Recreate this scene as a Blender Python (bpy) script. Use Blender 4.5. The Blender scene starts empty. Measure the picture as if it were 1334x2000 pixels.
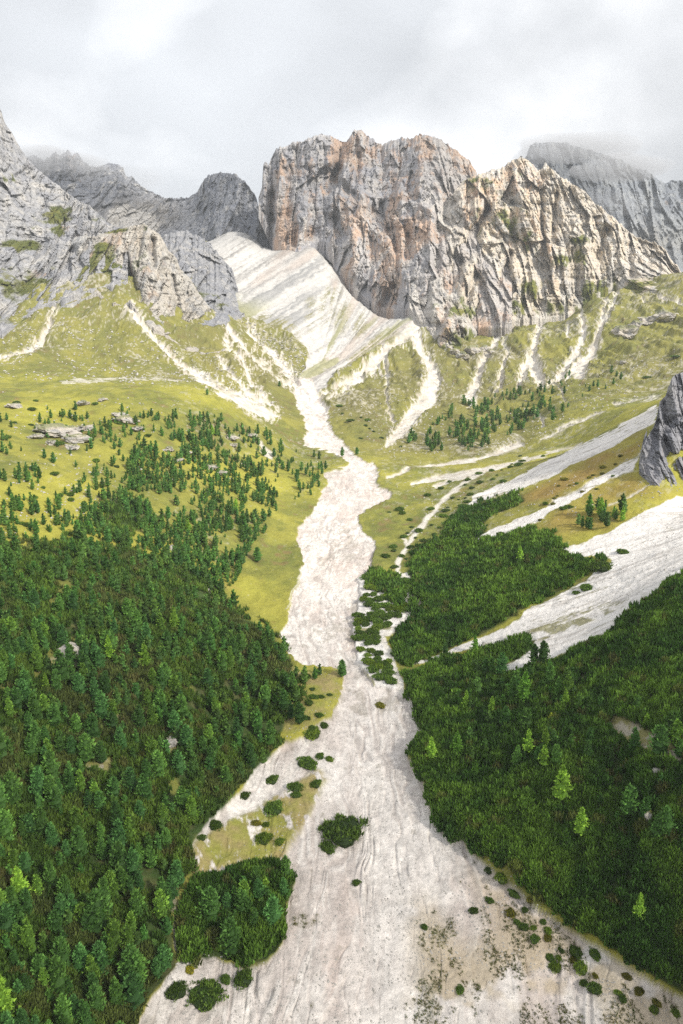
import bpy, math, random
import numpy as np
R = math.radians
scene = bpy.context.scene
rng = np.random.default_rng(7)
random.seed(7)

# ------------------------------------------------------------------ camera
PITCH = R(13.5); CP, SP = math.cos(PITCH), math.sin(PITCH)
ZC = 130.0; FPX = 1333.0                      # focal length in pixels of the 1334x2000 photograph
cam_d = bpy.data.cameras.new('camera'); cam = bpy.data.objects.new('camera', cam_d)
scene.collection.objects.link(cam); scene.camera = cam
cam.location = (0, 0, ZC); cam.rotation_euler = (R(90) - PITCH, 0, 0)
cam_d.sensor_fit = 'VERTICAL'; cam_d.sensor_height = 36; cam_d.lens = 24
cam_d.clip_start = 1; cam_d.clip_end = 20000

# ------------------------------------------------------------------ light
SUN = np.array([0.62, -0.50, 0.60]); SUN /= np.linalg.norm(SUN)
sun_d = bpy.data.lights.new('sun', 'SUN'); sun_d.energy = 3.3; sun_d.angle = R(4.0); sun_d.color = (1.0, .94, .83)
sun = bpy.data.objects.new('sun', sun_d); scene.collection.objects.link(sun)
from mathutils import Vector
sun.rotation_euler = Vector(SUN.tolist()).to_track_quat('Z', 'Y').to_euler()
scene.view_settings.view_transform = 'Standard'; scene.view_settings.look = 'None'
scene.view_settings.exposure = 0.73; scene.view_settings.gamma = 1.0

world = bpy.data.worlds.new('World'); scene.world = world; world.use_nodes = True
def world_sky():
    nt = world.node_tree; N = nt.nodes; L = nt.links; N.clear()
    def nd(t, **k):
        n = N.new(t)
        for a, b in k.items(): setattr(n, a, b)
        return n
    tc = nd('ShaderNodeTexCoord')
    sky = nd('ShaderNodeTexSky', sky_type='NISHITA', sun_disc=False)
    sky.sun_elevation = math.asin(SUN[2]); sky.sun_rotation = math.atan2(SUN[0], SUN[1])
    skm = nd('ShaderNodeVectorMath', operation='SCALE'); skm.inputs[3].default_value = 0.08
    L.new(sky.outputs[0], skm.inputs[0])
    mp = nd('ShaderNodeMapping'); mp.inputs['Scale'].default_value = (1.5, 1.2, 2.6); mp.inputs['Location'].default_value = (3.1, 0, .4)
    L.new(tc.outputs['Generated'], mp.inputs[0])
    n1 = nd('ShaderNodeTexNoise'); n1.inputs['Scale'].default_value = 1.5; n1.inputs['Detail'].default_value = 7; n1.inputs['Roughness'].default_value = .48; n1.inputs['Distortion'].default_value = .3
    L.new(mp.outputs[0], n1.inputs['Vector'])
    cr = nd('ShaderNodeValToRGB'); e = cr.color_ramp.elements
    e[0].position = .36; e[0].color = (.47, .485, .505, 1)
    e[1].position = .64; e[1].color = (1.0, 1.0, 1.0, 1)
    m = e.new(.5); m.color = (.70, .71, .725, 1)
    L.new(n1.outputs['Fac'], cr.inputs[0])
    # the cloud deck is brightest a little left of the valley axis, thicker and greyer low over the peaks
    sp = nd('ShaderNodeSeparateXYZ'); L.new(tc.outputs['Generated'], sp.inputs[0])
    dt = nd('ShaderNodeVectorMath', operation='DISTANCE'); dt.inputs[1].default_value = (-.07, .92, .36)
    L.new(tc.outputs['Generated'], dt.inputs[0])
    mr = nd('ShaderNodeMapRange'); mr.inputs[1].default_value = .0; mr.inputs[2].default_value = .5; mr.inputs[3].default_value = 1.14; mr.inputs[4].default_value = .90
    mr.interpolation_type = 'SMOOTHSTEP'
    L.new(dt.outputs['Value'], mr.inputs[0])
    sc = nd('ShaderNodeVectorMath', operation='SCALE'); L.new(cr.outputs[0], sc.inputs[0]); L.new(mr.outputs[0], sc.inputs[3])
    mx = nd('ShaderNodeMix', data_type='RGBA'); mx.inputs[0].default_value = .93
    L.new(skm.outputs[0], mx.inputs[6]); L.new(sc.outputs[0], mx.inputs[7])
    n2 = nd('ShaderNodeTexNoise'); n2.inputs['Scale'].default_value = 2.3; n2.inputs['Detail'].default_value = 5; n2.inputs['Roughness'].default_value = .5
    mp2 = nd('ShaderNodeMapping'); mp2.inputs['Scale'].default_value = (1, .6, 1.6); mp2.inputs['Location'].default_value = (.35, 0, 1.7); L.new(tc.outputs['Generated'], mp2.inputs[0]); L.new(mp2.outputs[0], n2.inputs['Vector'])
    m2 = nd('ShaderNodeMapRange'); m2.inputs[1].default_value = .38; m2.inputs[2].default_value = .62; m2.inputs[3].default_value = .84; m2.inputs[4].default_value = 1.12; L.new(n2.outputs['Fac'], m2.inputs[0])
    m3 = nd('ShaderNodeMapRange'); m3.inputs[1].default_value = .12; m3.inputs[2].default_value = .34; m3.inputs[3].default_value = .83; m3.inputs[4].default_value = 1.04; L.new(sp.outputs['Z'], m3.inputs[0]); mm = nd('ShaderNodeMath', operation='MULTIPLY'); L.new(m2.outputs[0], mm.inputs[0]); L.new(m3.outputs[0], mm.inputs[1])
    s2 = nd('ShaderNodeVectorMath', operation='SCALE'); L.new(sc.outputs[0], s2.inputs[0]); L.new(mm.outputs[0], s2.inputs[3]); L.new(s2.outputs[0], mx.inputs[7])
    bg = nd('ShaderNodeBackground'); bg.inputs[1].default_value = 1.0
    out = nd('ShaderNodeOutputWorld')
    L.new(mx.outputs[2], bg.inputs[0]); L.new(bg.outputs[0], out.inputs[0])
world_sky()
scene.cycles.max_bounces = 4; scene.cycles.diffuse_bounces = 3; scene.cycles.glossy_bounces = 1
scene.cycles.transparent_max_bounces = 8; scene.cycles.volume_bounces = 0
scene.cycles.use_denoising = False
scene.cycles.use_adaptive_sampling = True; scene.cycles.adaptive_threshold = .01

# ------------------------------------------------------------------ noise
def _h(ix, iy, iz, seed):
    h = (ix.astype(np.int64) * 374761393 + iy.astype(np.int64) * 668265263 + iz.astype(np.int64) * 2147483647 + seed * 974711) & 0xffffffff
    h = ((h ^ (h >> 13)) * 1274126177) & 0xffffffff
    return (h ^ (h >> 16)) & 0xffff
def vnoise(x, y, z=None, seed=0):
    """smooth value noise in -1..1 (2D or 3D)"""
    x = np.asarray(x, float); y = np.asarray(y, float)
    ix = np.floor(x); iy = np.floor(y); fx = x - ix; fy = y - iy
    ix = ix.astype(np.int64); iy = iy.astype(np.int64)
    fx = fx * fx * fx * (fx * (fx * 6 - 15) + 10); fy = fy * fy * fy * (fy * (fy * 6 - 15) + 10)
    def lay(iz):
        a = _h(ix, iy, iz, seed); b = _h(ix + 1, iy, iz, seed); c = _h(ix, iy + 1, iz, seed); d = _h(ix + 1, iy + 1, iz, seed)
        p = a + (b - a) * fx; q = c + (d - c) * fx
        return p + (q - p) * fy
    if z is None:
        return lay(np.zeros_like(ix)) / 32767.5 - 1
    z = np.asarray(z, float); iz = np.floor(z); fz = z - iz; iz = iz.astype(np.int64)
    fz = fz * fz * (3 - 2 * fz)
    l0 = lay(iz); l1 = lay(iz + 1)
    return (l0 + (l1 - l0) * fz) / 32767.5 - 1
def fbm(x, y, z=None, octv=5, seed=0, rough=.5):
    s = 0; a = 1; t = 0; f = 1
    for k in range(octv):
        s = s + a * vnoise(x * f + 17.3 * k, y * f - 9.1 * k, None if z is None else z * f + 5.7 * k, seed + k); t += a; a *= rough; f *= 2.03
    return s / t
def ridged(x, y, z=None, octv=5, seed=0, rough=.55):
    s = 0; a = 1; t = 0; f = 1
    for k in range(octv):
        n = 1 - np.abs(vnoise(x * f + 13.7 * k, y * f + 4.9 * k, None if z is None else z * f, seed + k)) * 1.6
        s = s + a * n; t += a; a *= rough; f *= 2.1
    return s / t
def facets(x, y, seed=0, tilt=.9):
    """broken rock: each cell is a plane with its own offset and tilt"""
    ix = np.floor(x).astype(np.int64); iy = np.floor(y).astype(np.int64); best = np.full(x.shape, 9e9); out = np.zeros(x.shape)
    z = np.zeros_like(ix)
    for dx in (-1, 0, 1):
        for dy in (-1, 0, 1):
            cx, cy = ix + dx, iy + dy
            px = cx + _h(cx, cy, z, seed) / 65535.; py = cy + _h(cx, cy, z, seed + 1) / 65535.
            d = (x - px) ** 2 + (y - py) ** 2
            o = (_h(cx, cy, z, seed + 2) / 65535. - .5) + tilt * ((_h(cx, cy, z, seed + 3) / 65535. - .5) * 2 * (x - px) + (_h(cx, cy, z, seed + 4) / 65535. - .5) * 1.4 * (y - py))
            m = d < best; best = np.where(m, d, best); out = np.where(m, o, out)
    return out
def sstep(a, b, x):
    t = np.clip((x - a) / (b - a), 0, 1); return t * t * (3 - 2 * t)

# ------------------------------------------------------------------ lens geometry
def pix_q(v):                                  # tangent of elevation, per metre of Y, of the ray through row v
    dz = (1000 - np.asarray(v, float)) / FPX
    return (-SP + dz * CP) / (CP + dz * SP)
def pix_a(u, v):
    dz = (1000 - np.asarray(v, float)) / FPX
    return ((np.asarray(u, float) - 667) / FPX) / (CP + dz * SP)
def proj(X, Y, Z):
    d = Y * CP - (Z - ZC) * SP
    w = Y * SP + (Z - ZC) * CP
    return 667 + FPX * X / d, 1000 - FPX * w / d, d
def rivY(v): return 137.0 / (-pix_q(v) + .07)   # the valley floor: z = .07 Y - 7

# ------------------------------------------------------------------ terrain control points
CTRL = []
def cp(u, v, Y): CTRL.append((float(pix_a(u, v)), float(Y), ZC + float(pix_q(v)) * Y))
def cz(X, Y, Z): CTRL.append((X / Y, float(Y), float(Z)))
def ck(u, v, k): cp(u, v, k * float(rivY(v)))
for v, l, r in ((2000, 270, 1334), (1900, 380, 1180), (1800, 560, 1040), (1700, 580, 930), (1600, 480, 850), (1500, 500, 800),
                (1400, 650, 815), (1300, 570, 770), (1200, 490, 750), (1100, 510, 780), (1000, 570, 830), (950, 610, 880), (900, 690, 900)):
    ck(l, v, .985); ck(r, v, .985); ck((l + r) / 2, v, 1)
for u, v, k in ((0, 2000, .86), (140, 2000, .93), (0, 1800, .85), (250, 1800, .93), (0, 1600, .82), (200, 1600, .88), (0, 1400, .77),
                (250, 1400, .84), (430, 1400, .93), (0, 1200, .70), (250, 1200, .80), (420, 1220, .92), (0, 1060, .68), (230, 1060, .79),
                (420, 1060, .92), (0, 950, .64), (200, 1000, .76), (400, 1000, .87), (0, 850, .58), (300, 930, .77), (500, 960, .93),
                (300, 850, .66), (450, 900, .86), (590, 900, .985), (520, 1020, .955),
                (-300, 2000, .74), (-300, 1600, .7), (-300, 1200, .6), (-300, 950, .56),
                (1334, 1900, .965), (1334, 1700, .88), (1334, 1500, .80), (1334, 1300, .76), (1334, 1130, .69), (1334, 1050, .70), (1334, 960, .70),
                (1100, 1300, .88), (1100, 1500, .9), (1120, 1700, .96), (900, 1300, .965), (950, 1500, .965), (1000, 1100, .87), (1200, 1100, .78),
                (900, 1150, .95), (1150, 1030, .78), (1100, 960, .77), (880, 1000, .955), (900, 930, .955), (1000, 900, .93), (1000, 960, .87),
                (1640, 1900, .8), (1640, 1500, .7), (1640, 1200, .62), (1640, 1000, .6)):
    ck(u, v, k)
for c in ((1200, 566, 1290), (1250, 574, 1260), (1300, 562, 1230), (1334, 555, 1210), (1160, 588, 1240), (1420, 570, 1150), (620, 850, 706), (600, 800, 815), (590, 760, 930), (592, 738, 990), (0, 760, 560), (200, 747, 600), (340, 752, 620), (430, 768, 625), (520, 828, 640), (565, 862, 655),
          (0, 716, 700), (200, 722, 760), (330, 728, 770), (400, 745, 755), (480, 785, 730), (535, 815, 720), (470, 700, 880), (400, 690, 880),
          (540, 740, 900), (575, 765, 880), (200, 600, 900), (100, 655, 820), (0, 700, 740), (0, 650, 830), (300, 655, 880), (130, 605, 890),
          (250, 570, 940), (440, 640, 1000), (520, 685, 1020), (450, 622, 1090), (430, 600, 1180), (620, 690, 1100), (600, 625, 1230),
          (555, 660, 1090), (640, 600, 1300), (510, 600, 1270), (455, 585, 1260), (480, 530, 1470), (560, 520, 1500), (622, 478, 1700),
          (470, 448, 1790), (545, 488, 1690), (425, 482, 1650), (655, 525, 1560), (705, 590, 1370), (760, 625, 1270), (830, 612, 1240),
          (750, 700, 1090), (700, 780, 850), (740, 845, 715), (850, 680, 1130), (850, 780, 850), (780, 855, 695), (860, 880, 640), (900, 862, 650),
          (885, 720, 1020), (950, 780, 860), (1000, 855, 680), (950, 700, 1080), (1050, 700, 1060), (1150, 700, 1000), (1250, 640, 1080),
          (1334, 600, 1130), (1334, 690, 880), (1100, 742, 880), (1200, 730, 850), (1250, 775, 720), (1334, 740, 760), (1000, 640, 1190), (900, 660, 1170),
          (1200, 600, 1180), (1100, 620, 1190), (1100, 830, 640), (1180, 800, 640), (1020, 872, 615), (1080, 790, 760), (970, 880, 610), (1110, 875, 560),
          (1283, 798, 470), (1150, 868, 470), (1060, 905, 470), (1240, 880, 400), (1334, 870, 365)):
    cp(*c)
for u, v, Y in ((545, 488, 1690), (622, 478, 1700), (655, 525, 1560), (705, 590, 1370), (760, 625, 1270), (830, 612, 1240), (470, 448, 1790), (900, 660, 1170), (1000, 640, 1190), (1100, 620, 1190)):
    z_ = ZC + float(pix_q(v)) * Y; a_ = float(pix_a(u, v)); cz(a_ * Y * 1.07, Y * 1.07, z_ - 4); cz(a_ * Y * 1.25, Y * 1.25, z_ - 25)
for a in (-1, -.6, -.3, 0, .3, .6, 1):
    cz(a * 3200, 3200, 150); cz(a * 2300, 2300, 190)
for a in (-1.0, -.6, 0, .6, 1.0):
    cz(a * 45, 45, -4 + abs(a) * 12)
CT = np.array(CTRL)
def rbf_xy(a, Y): return np.stack([np.asarray(a) * 2.6, np.log(np.asarray(Y))], -1)
def tps(d2):
    with np.errstate(divide='ignore', invalid='ignore'):
        return np.where(d2 > 1e-12, .5 * d2 * np.log(d2), 0)
_P = rbf_xy(CT[:, 0], CT[:, 1]); _val = CT[:, 2] / (CT[:, 1] + 100)
_n = len(_P); _K = tps(((_P[:, None] - _P[None]) ** 2).sum(-1)) + np.eye(_n) * 2e-3
_A = np.zeros((_n + 3, _n + 3)); _A[:_n, :_n] = _K; _A[:_n, _n] = 1; _A[:_n, _n + 1:] = _P; _A[_n, :_n] = 1; _A[_n + 1:, :_n] = _P.T
_w = np.linalg.solve(_A, np.r_[_val, 0, 0, 0])
def base_height(a, Y):
    ac = np.clip(a, -.85, .85); Yc = np.clip(Y, 45, 3300)
    P = rbf_xy(ac, Yc).reshape(-1, 2); out = np.empty(len(P))
    for i in range(0, len(P), 20000):
        p = P[i:i + 20000]
        d2 = ((p[:, None] - _P[None]) ** 2).sum(-1)
        out[i:i + 20000] = tps(d2) @ _w[:_n] + _w[_n] + p @ _w[_n + 1:]
    return (out.reshape(np.shape(a)) * (Yc + 100))

# ------------------------------------------------------------------ cover map (what grows or lies where), traced over the valley floor
U0, V0, MW, MH = -220, 380, 1780, 1900
def raster(polys):
    m = np.zeros((MH, MW), np.float32)
    for p in polys:
        p = np.array(p, float) - (U0, V0)
        x0, y0 = np.maximum(np.floor(p.min(0)).astype(int), 0); x1, y1 = np.minimum(np.ceil(p.max(0)).astype(int) + 1, (MW, MH))
        if x1 <= x0 or y1 <= y0: continue
        gx, gy = np.meshgrid(np.arange(x0, x1) + .5, np.arange(y0, y1) + .5)
        ins = np.zeros(gx.shape, bool)
        for (ax, ay), (bx, by) in zip(p, np.roll(p, -1, 0)):
            if ay == by: continue
            c = ((ay > gy) != (by > gy)) & (gx < (bx - ax) * (gy - ay) / (by - ay) + ax)
            ins ^= c
        m[y0:y1, x0:x1] = np.maximum(m[y0:y1, x0:x1], ins)
    return m
def lines(ls):
    """polylines with a width at each point, soft edged"""
    m = np.zeros((MH, MW), np.float32)
    for pl in ls:
        for (ax, ay, aw), (bx, by, bw) in zip(pl[:-1], pl[1:]):
            ax -= U0; bx -= U0; ay_, by_ = ay - V0, by - V0
            w = max(aw, bw) * .5 + 5
            x0, x1 = int(max(min(ax, bx) - w, 0)), int(min(max(ax, bx) + w, MW)); y0, y1 = int(max(min(ay_, by_) - w, 0)), int(min(max(ay_, by_) + w, MH))
            if x1 <= x0 or y1 <= y0: continue
            gx, gy = np.meshgrid(np.arange(x0, x1) + .5, np.arange(y0, y1) + .5)
            dx, dy = bx - ax, by_ - ay_; t = np.clip(((gx - ax) * dx + (gy - ay_) * dy) / (dx * dx + dy * dy + 1e-6), 0, 1)
            d = np.hypot(gx - ax - t * dx, gy - ay_ - t * dy); r = .5 * (aw + (bw - aw) * t)
            m[y0:y1, x0:x1] = np.maximum(m[y0:y1, x0:x1], np.clip(.5 + (r - d) / 3, 0, 1))
    return m
def blur(m, k):
    for _ in range(2):
        for ax in (0, 1):
            c = np.cumsum(np.pad(m, [(k + 1, k) if i == ax else (0, 0) for i in (0, 1)], mode='edge'), axis=ax, dtype=np.float64)
            n = m.shape[ax]
            m = ((np.take(c, np.arange(2 * k + 1, n + 2 * k + 1), ax) - np.take(c, np.arange(0, n), ax)) / (2 * k + 1)).astype(np.float32)
    return m
def samp(m, u, v):
    x = np.clip(u - U0, 0, MW - 1.01); y = np.clip(v - V0, 0, MH - 1.01)
    ix = x.astype(int); iy = y.astype(int); fx = x - ix; fy = y - iy
    ix1 = np.minimum(ix + 1, MW - 1); iy1 = np.minimum(iy + 1, MH - 1)
    return (m[iy, ix] * (1 - fx) + m[iy, ix1] * fx) * (1 - fy) + (m[iy1, ix] * (1 - fx) + m[iy1, ix1] * fx) * fy

RIVER = [(225, 2270), (265, 2000), (290, 1950), (345, 1880), (352, 1866), (420, 1860), (480, 1892), (522, 1875), (552, 1838), (550, 1785), (580, 1718), (560, 1690),
         (520, 1690), (470, 1700), (420, 1712), (385, 1712), (372, 1650), (400, 1610), (470, 1545), (500, 1500), (560, 1450), (600, 1438), (640, 1405), (665, 1370), (668, 1330), (674, 1310), (640, 1300), (600, 1296),
         (575, 1285), (565, 1270), (545, 1240), (562, 1215), (566, 1180), (590, 1120), (592, 1085), (580, 1050), (585, 1028), (610, 1000), (630, 960),
         (640, 945), (632, 926), (650, 920), (668, 915), (681, 905), (670, 893), (640, 882), (592, 870), (598, 845), (592, 810), (577, 780), (572, 755), (585, 735), (612, 745), (622, 775),
         (642, 800), (640, 830), (665, 860), (700, 893), (735, 908), (742, 930), (735, 945), (768, 966), (758, 977), (710, 1000), (698, 1010), (715, 1040),
         (735, 1055), (727, 1090), (722, 1115), (700, 1128), (700, 1180), (688, 1230), (700, 1290), (730, 1335), (790, 1345), (802, 1365), (824, 1400), (826, 1430),
         (800, 1460), (795, 1478), (826, 1520), (835, 1560), (845, 1600), (880, 1640), (905, 1642), (912, 1660), (985, 1720), (1050, 1775), (1150, 1840),
         (1250, 1905), (1334, 1945), (1500, 2010), (1500, 2270)]
SCREES = [
    [(698, 1128), (740, 1120), (800, 1118), (803, 1195), (790, 1215), (752, 1245), (790, 1345), (735, 1338), (698, 1290), (686, 1230)],
    [(1286, 792), (1240, 815), (1195, 842), (1114, 878), (1063, 905), (1000, 938), (934, 962), (905, 990), (934, 980), (1024, 953), (1144, 899), (1204, 869), (1279, 830)],
    [(1252, 881), (1189, 920), (1129, 959), (1069, 989), (994, 1019), (952, 1040), (915, 1062), (960, 1056), (988, 1050), (1048, 1018), (1114, 982), (1168, 950), (1236, 916)],
    [(1420, 930), (1334, 968), (1264, 997), (1234, 1012), (1189, 1040), (1140, 1062), (1082, 1080), (1095, 1092), (1150, 1085), (1197, 1092), (1147, 1133), (1092, 1158), (1037, 1190), (992, 1220),
     (937, 1243), (887, 1264), (787, 1307), (867, 1284), (930, 1262), (977, 1257), (1020, 1237), (1047, 1245), (1042, 1265), (1017, 1285), (967, 1305), (972, 1330), (1007, 1308), (1077, 1290),
     (1127, 1265), (1192, 1230), (1222, 1200), (1267, 1160), (1334, 1112), (1420, 1060)],
    [(410, 462), (440, 430), (472, 420), (490, 440), (545, 460), (590, 460), (625, 440), (680, 450), (690, 520), (730, 550), (745, 590), (780, 600), (832, 595), (815, 625), (765, 665), (705, 705),
     (655, 735), (615, 778), (585, 760), (585, 738), (606, 700), (600, 680), (570, 650), (540, 640), (500, 630), (440, 620), (418, 605), (448, 580), (440, 545), (390, 500)],
]
GULLIES = [
    [(655, 540, 6), (642, 600, 10), (622, 680, 14), (605, 730, 12)], [(690, 565, 5), (674, 620, 8), (645, 680, 10), (612, 735, 10)], [(702, 585, 4), (692, 640, 7), (655, 692, 8), (614, 748, 6)],
    [(780, 605, 8), (722, 660, 12), (660, 716, 12), (612, 768, 8)], [(815, 625, 5), (750, 690, 6), (700, 740, 5), (640, 788, 3)], [(1020, 560, 2), (1005, 600, 4), (998, 650, 3)],
    [(812, 630, 16), (820, 680, 16), (843, 712, 18), (848, 745, 26), (818, 795, 34), (782, 838, 22), (758, 864, 6)],
    [(992, 598, 4), (978, 640, 9), (962, 680, 12), (942, 710, 12), (928, 750, 16), (905, 776, 6)],
    [(930, 745, 10), (925, 775, 10), (918, 790, 3)], [(985, 650, 3), (993, 690, 6), (978, 740, 7), (965, 770, 3)],
    [(1065, 560, 6), (1062, 620, 9), (1046, 665, 12), (1040, 700, 14), (1050, 735, 26), (1060, 750, 8)], [(1040, 695, 10), (1022, 730, 12), (1012, 765, 4)],
    [(1135, 600, 4), (1141, 650, 9), (1125, 690, 12), (1095, 728, 9), (1070, 750, 3)],
    [(1190, 545, 4), (1180, 600, 8), (1168, 655, 12), (1152, 690, 16), (1135, 718, 22), (1132, 745, 6)], [(1135, 700, 9), (1110, 735, 7)],
    [(1212, 535, 3), (1200, 590, 6), (1176, 638, 7)], [(1112, 620, 3), (1110, 650, 5), (1118, 665, 2)],
    [(1262, 560, 4), (1290, 580, 8), (1334, 592, 6)], [(1235, 560, 2), (1260, 588, 5)],
    [(108, 590, 5), (96, 640, 9), (70, 672, 10), (30, 695, 10), (-60, 725, 10)], [(95, 640, 6), (60, 690, 3)],
    [(252, 590, 14), (275, 630, 9), (330, 692, 9), (400, 742, 11), (440, 768, 16), (500, 800, 20), (548, 818, 6)], [(345, 700, 4), (420, 742, 4), (470, 770, 5), (520, 795, 3)],
    [(418, 602, 12), (455, 650, 8), (500, 700, 8), (545, 735, 7), (585, 765, 6)],
    [(425, 690, 6), (455, 730, 7), (490, 770, 9), (530, 792, 6)], [(440, 655, 6), (475, 700, 8), (492, 745, 9), (522, 778, 7), (545, 800, 3)],
    [(485, 640, 8), (530, 685, 14), (562, 715, 14), (578, 745, 12)],
    [(430, 612, 10), (470, 600, 20), (500, 618, 14), (470, 560, 20)],
    [(832, 615, 16), (790, 655, 14), (740, 700, 14), (690, 740, 10), (625, 775, 8)], [(800, 640, 8), (760, 690, 5), (720, 730, 3)],
    [(745, 665, 5), (755, 720, 5), (757, 790, 5), (768, 820, 8)],
    [(757, 935, 5), (800, 917, 6), (860, 905, 8), (934, 893, 6), (976, 879, 5), (1010, 868, 14), (1022, 866, 4)],
    [(805, 948, 4), (850, 935, 10), (890, 928, 12), (934, 918, 10), (1024, 897, 6), (1080, 880, 4), (1141, 863, 4)],
    [(850, 950, 6), (930, 925, 6)],
    [(1075, 985, 2), (1130, 955, 2), (1190, 925, 3)],
    [(1190, 985, 1), (1250, 955, 3), (1290, 935, 2)],
    [(898, 1200, 2), (950, 1175, 4), (982, 1163, 2)], [(960, 1105, 3), (1003, 1088, 4)], [(1075, 1122, 5), (1110, 1108, 5)], [(825, 1240, 8), (842, 1225, 8)], [(805, 1170, 6), (822, 1185, 10), (815, 1195, 6)],
    [(345, 1770, 5), (343, 1800, 8), (348, 1840, 8)], [(1085, 745, 3), (1110, 790, 3)], [(1050, 800, 5), (1065, 835, 4)], [(1055, 860, 3), (1100, 835, 3), (1180, 805, 3)], [(1200, 790, 3), (1300, 778, 2)],
    [(1010, 895, 4), (1050, 888, 3)], [(510, 868, 8), (522, 885, 14), (530, 893, 8)],
]
TRAIL = [[(945, 921, 5), (907, 945, 6), (867, 975, 7), (837, 1010, 9), (812, 1040, 9), (792, 1075, 8), (779, 1100, 9), (779, 1115, 8), (792, 1127, 8), (799, 1150, 7), (794, 1190, 8), (799, 1207, 10), (782, 1220, 8),
          (747, 1245, 9), (757, 1275, 8), (772, 1305, 9), (777, 1330, 10), (790, 1352, 6)], [(812, 1040, 4), (800, 1060, 5), (790, 1050, 4), (812, 1030, 3)], [(620, 1050, 2), (575, 1150, 2), (560, 1190, 1)],
         [(350, 745, 2), (250, 742, 2), (120, 746, 2)], [(715, 1150, 6), (760, 1170, 6), (778, 1205, 5)]]
FOREST_FLOOR = [[(-220, 1110), (0, 1080), (60, 1062), (150, 1055), (250, 1068), (330, 1095), (410, 1130), (455, 1180), (480, 1210), (550, 1262), (570, 1300), (592, 1360), (550, 1412), (555, 1450), (520, 1500),
                 (470, 1545), (430, 1590), (380, 1640), (370, 1690), (345, 1740), (335, 1790), (345, 1850), (345, 1890), (300, 1930), (260, 2000), (220, 2270), (-220, 2270)],
                [(195, 1000), (240, 968), (290, 985), (285, 1030), (230, 1045), (190, 1030)]]
SCRUB = [
    [(350, 1868), (350, 1800), (365, 1745), (388, 1718), (430, 1712), (480, 1692), (545, 1688), (578, 1715), (572, 1742), (550, 1775), (553, 1805), (550, 1838), (522, 1872), (482, 1890), (455, 1866), (420, 1860), (390, 1882)],
    [(800, 1468), (826, 1430), (812, 1385), (796, 1350), (790, 1322), (870, 1290), (980, 1262), (1022, 1240), (1046, 1232), (1043, 1255), (1012, 1288), (962, 1305), (985, 1332), (1012, 1312), (1080, 1297), (1130, 1270),
     (1200, 1232), (1226, 1200), (1282, 1155), (1334, 1120), (1560, 1000), (1560, 2050), (1334, 1938), (1250, 1898), (1130, 1810), (1040, 1742), (990, 1702), (908, 1642), (880, 1638), (848, 1604), (834, 1560), (832, 1530), (800, 1492)],
    [(762, 1248), (790, 1212), (806, 1160), (800, 1120), (806, 1080), (830, 1062), (880, 1060), (930, 1050), (985, 1045), (1035, 1032), (1085, 1048), (1090, 1066), (1128, 1080), (1130, 1098), (1196, 1088), (1145, 1122),
     (1090, 1154), (1035, 1182), (988, 1212), (934, 1240), (882, 1262), (800, 1301), (775, 1290)],
    [(1050, 1195), (1080, 1170), (1120, 1150), (1125, 1160), (1090, 1180)],
    [(1130, 1150), (1158, 1143), (1160, 1148), (1135, 1158)],
    [(704, 1122), (740, 1116), (770, 1128), (790, 1135), (792, 1180), (772, 1195), (752, 1165), (728, 1140)],
    [(862, 1024), (900, 1000), (950, 982), (1010, 964), (1022, 968), (985, 990), (950, 1015), (925, 1035), (965, 1040), (940, 1050), (880, 1055), (858, 1050), (880, 1038)],
    [(1005, 975), (1020, 966), (1024, 976), (980, 1000), (975, 992)],
]
DRY = [[(905, 1655), (985, 1722), (1060, 1772), (1150, 1838), (1250, 1905), (1334, 1945), (1500, 2010), (1500, 2270), (830, 2270), (800, 2000), (815, 1880), (800, 1790), (822, 1740), (870, 1800), (920, 1850), (960, 1800), (930, 1700)]]
GRASSLETS = [[(372, 1650), (395, 1625), (440, 1600), (500, 1580), (570, 1530), (625, 1500), (640, 1520), (600, 1600), (560, 1660), (565, 1690), (520, 1690), (470, 1700), (420, 1712), (385, 1712)],
             [(560, 1300), (600, 1298), (668, 1308), (668, 1340), (650, 1390), (610, 1432), (560, 1440), (550, 1400)]]
OLIVE = [[(840, 640), (690, 735), (620, 790), (650, 860), (740, 890), (980, 890), (1040, 860), (1100, 740), (1334, 735), (1334, 640), (1180, 700), (1000, 660)],
         [(430, 610), (600, 690), (590, 860), (545, 830), (420, 740), (280, 640)]]
GREYSCREE = [[(640, 478), (560, 520), (500, 560), (430, 606), (430, 625), (500, 632), (560, 660), (600, 640), (625, 600), (640, 540)]]
BROWNSLOPE = [[(1270, 842), (1200, 874), (1140, 905), (1060, 945), (990, 985), (1060, 985), (1120, 955), (1190, 915), (1250, 880)],
              [(1250, 920), (1160, 955), (1100, 990), (1040, 1030), (1090, 1050), (1180, 1035), (1334, 965), (1250, 945)]]
def mk(polys, b=2): return blur(raster(polys), b)
OLIVEBITS = [[(640, 560), (665, 566), (652, 620), (628, 652), (624, 600)], [(680, 588), (692, 600), (674, 650), (654, 658), (664, 610)], [(702, 606), (722, 640), (690, 664), (699, 630)], [(785, 634), (740, 652), (690, 688), (640, 724), (655, 734), (702, 702), (770, 668)], [(830, 640), (790, 680), (735, 725), (680, 770), (700, 790), (800, 720), (850, 680)],
        [(500, 608), (560, 625), (590, 650), (575, 668), (520, 640), (440, 618)], [(600, 590), (615, 580), (612, 640), (598, 650)]]
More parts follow.
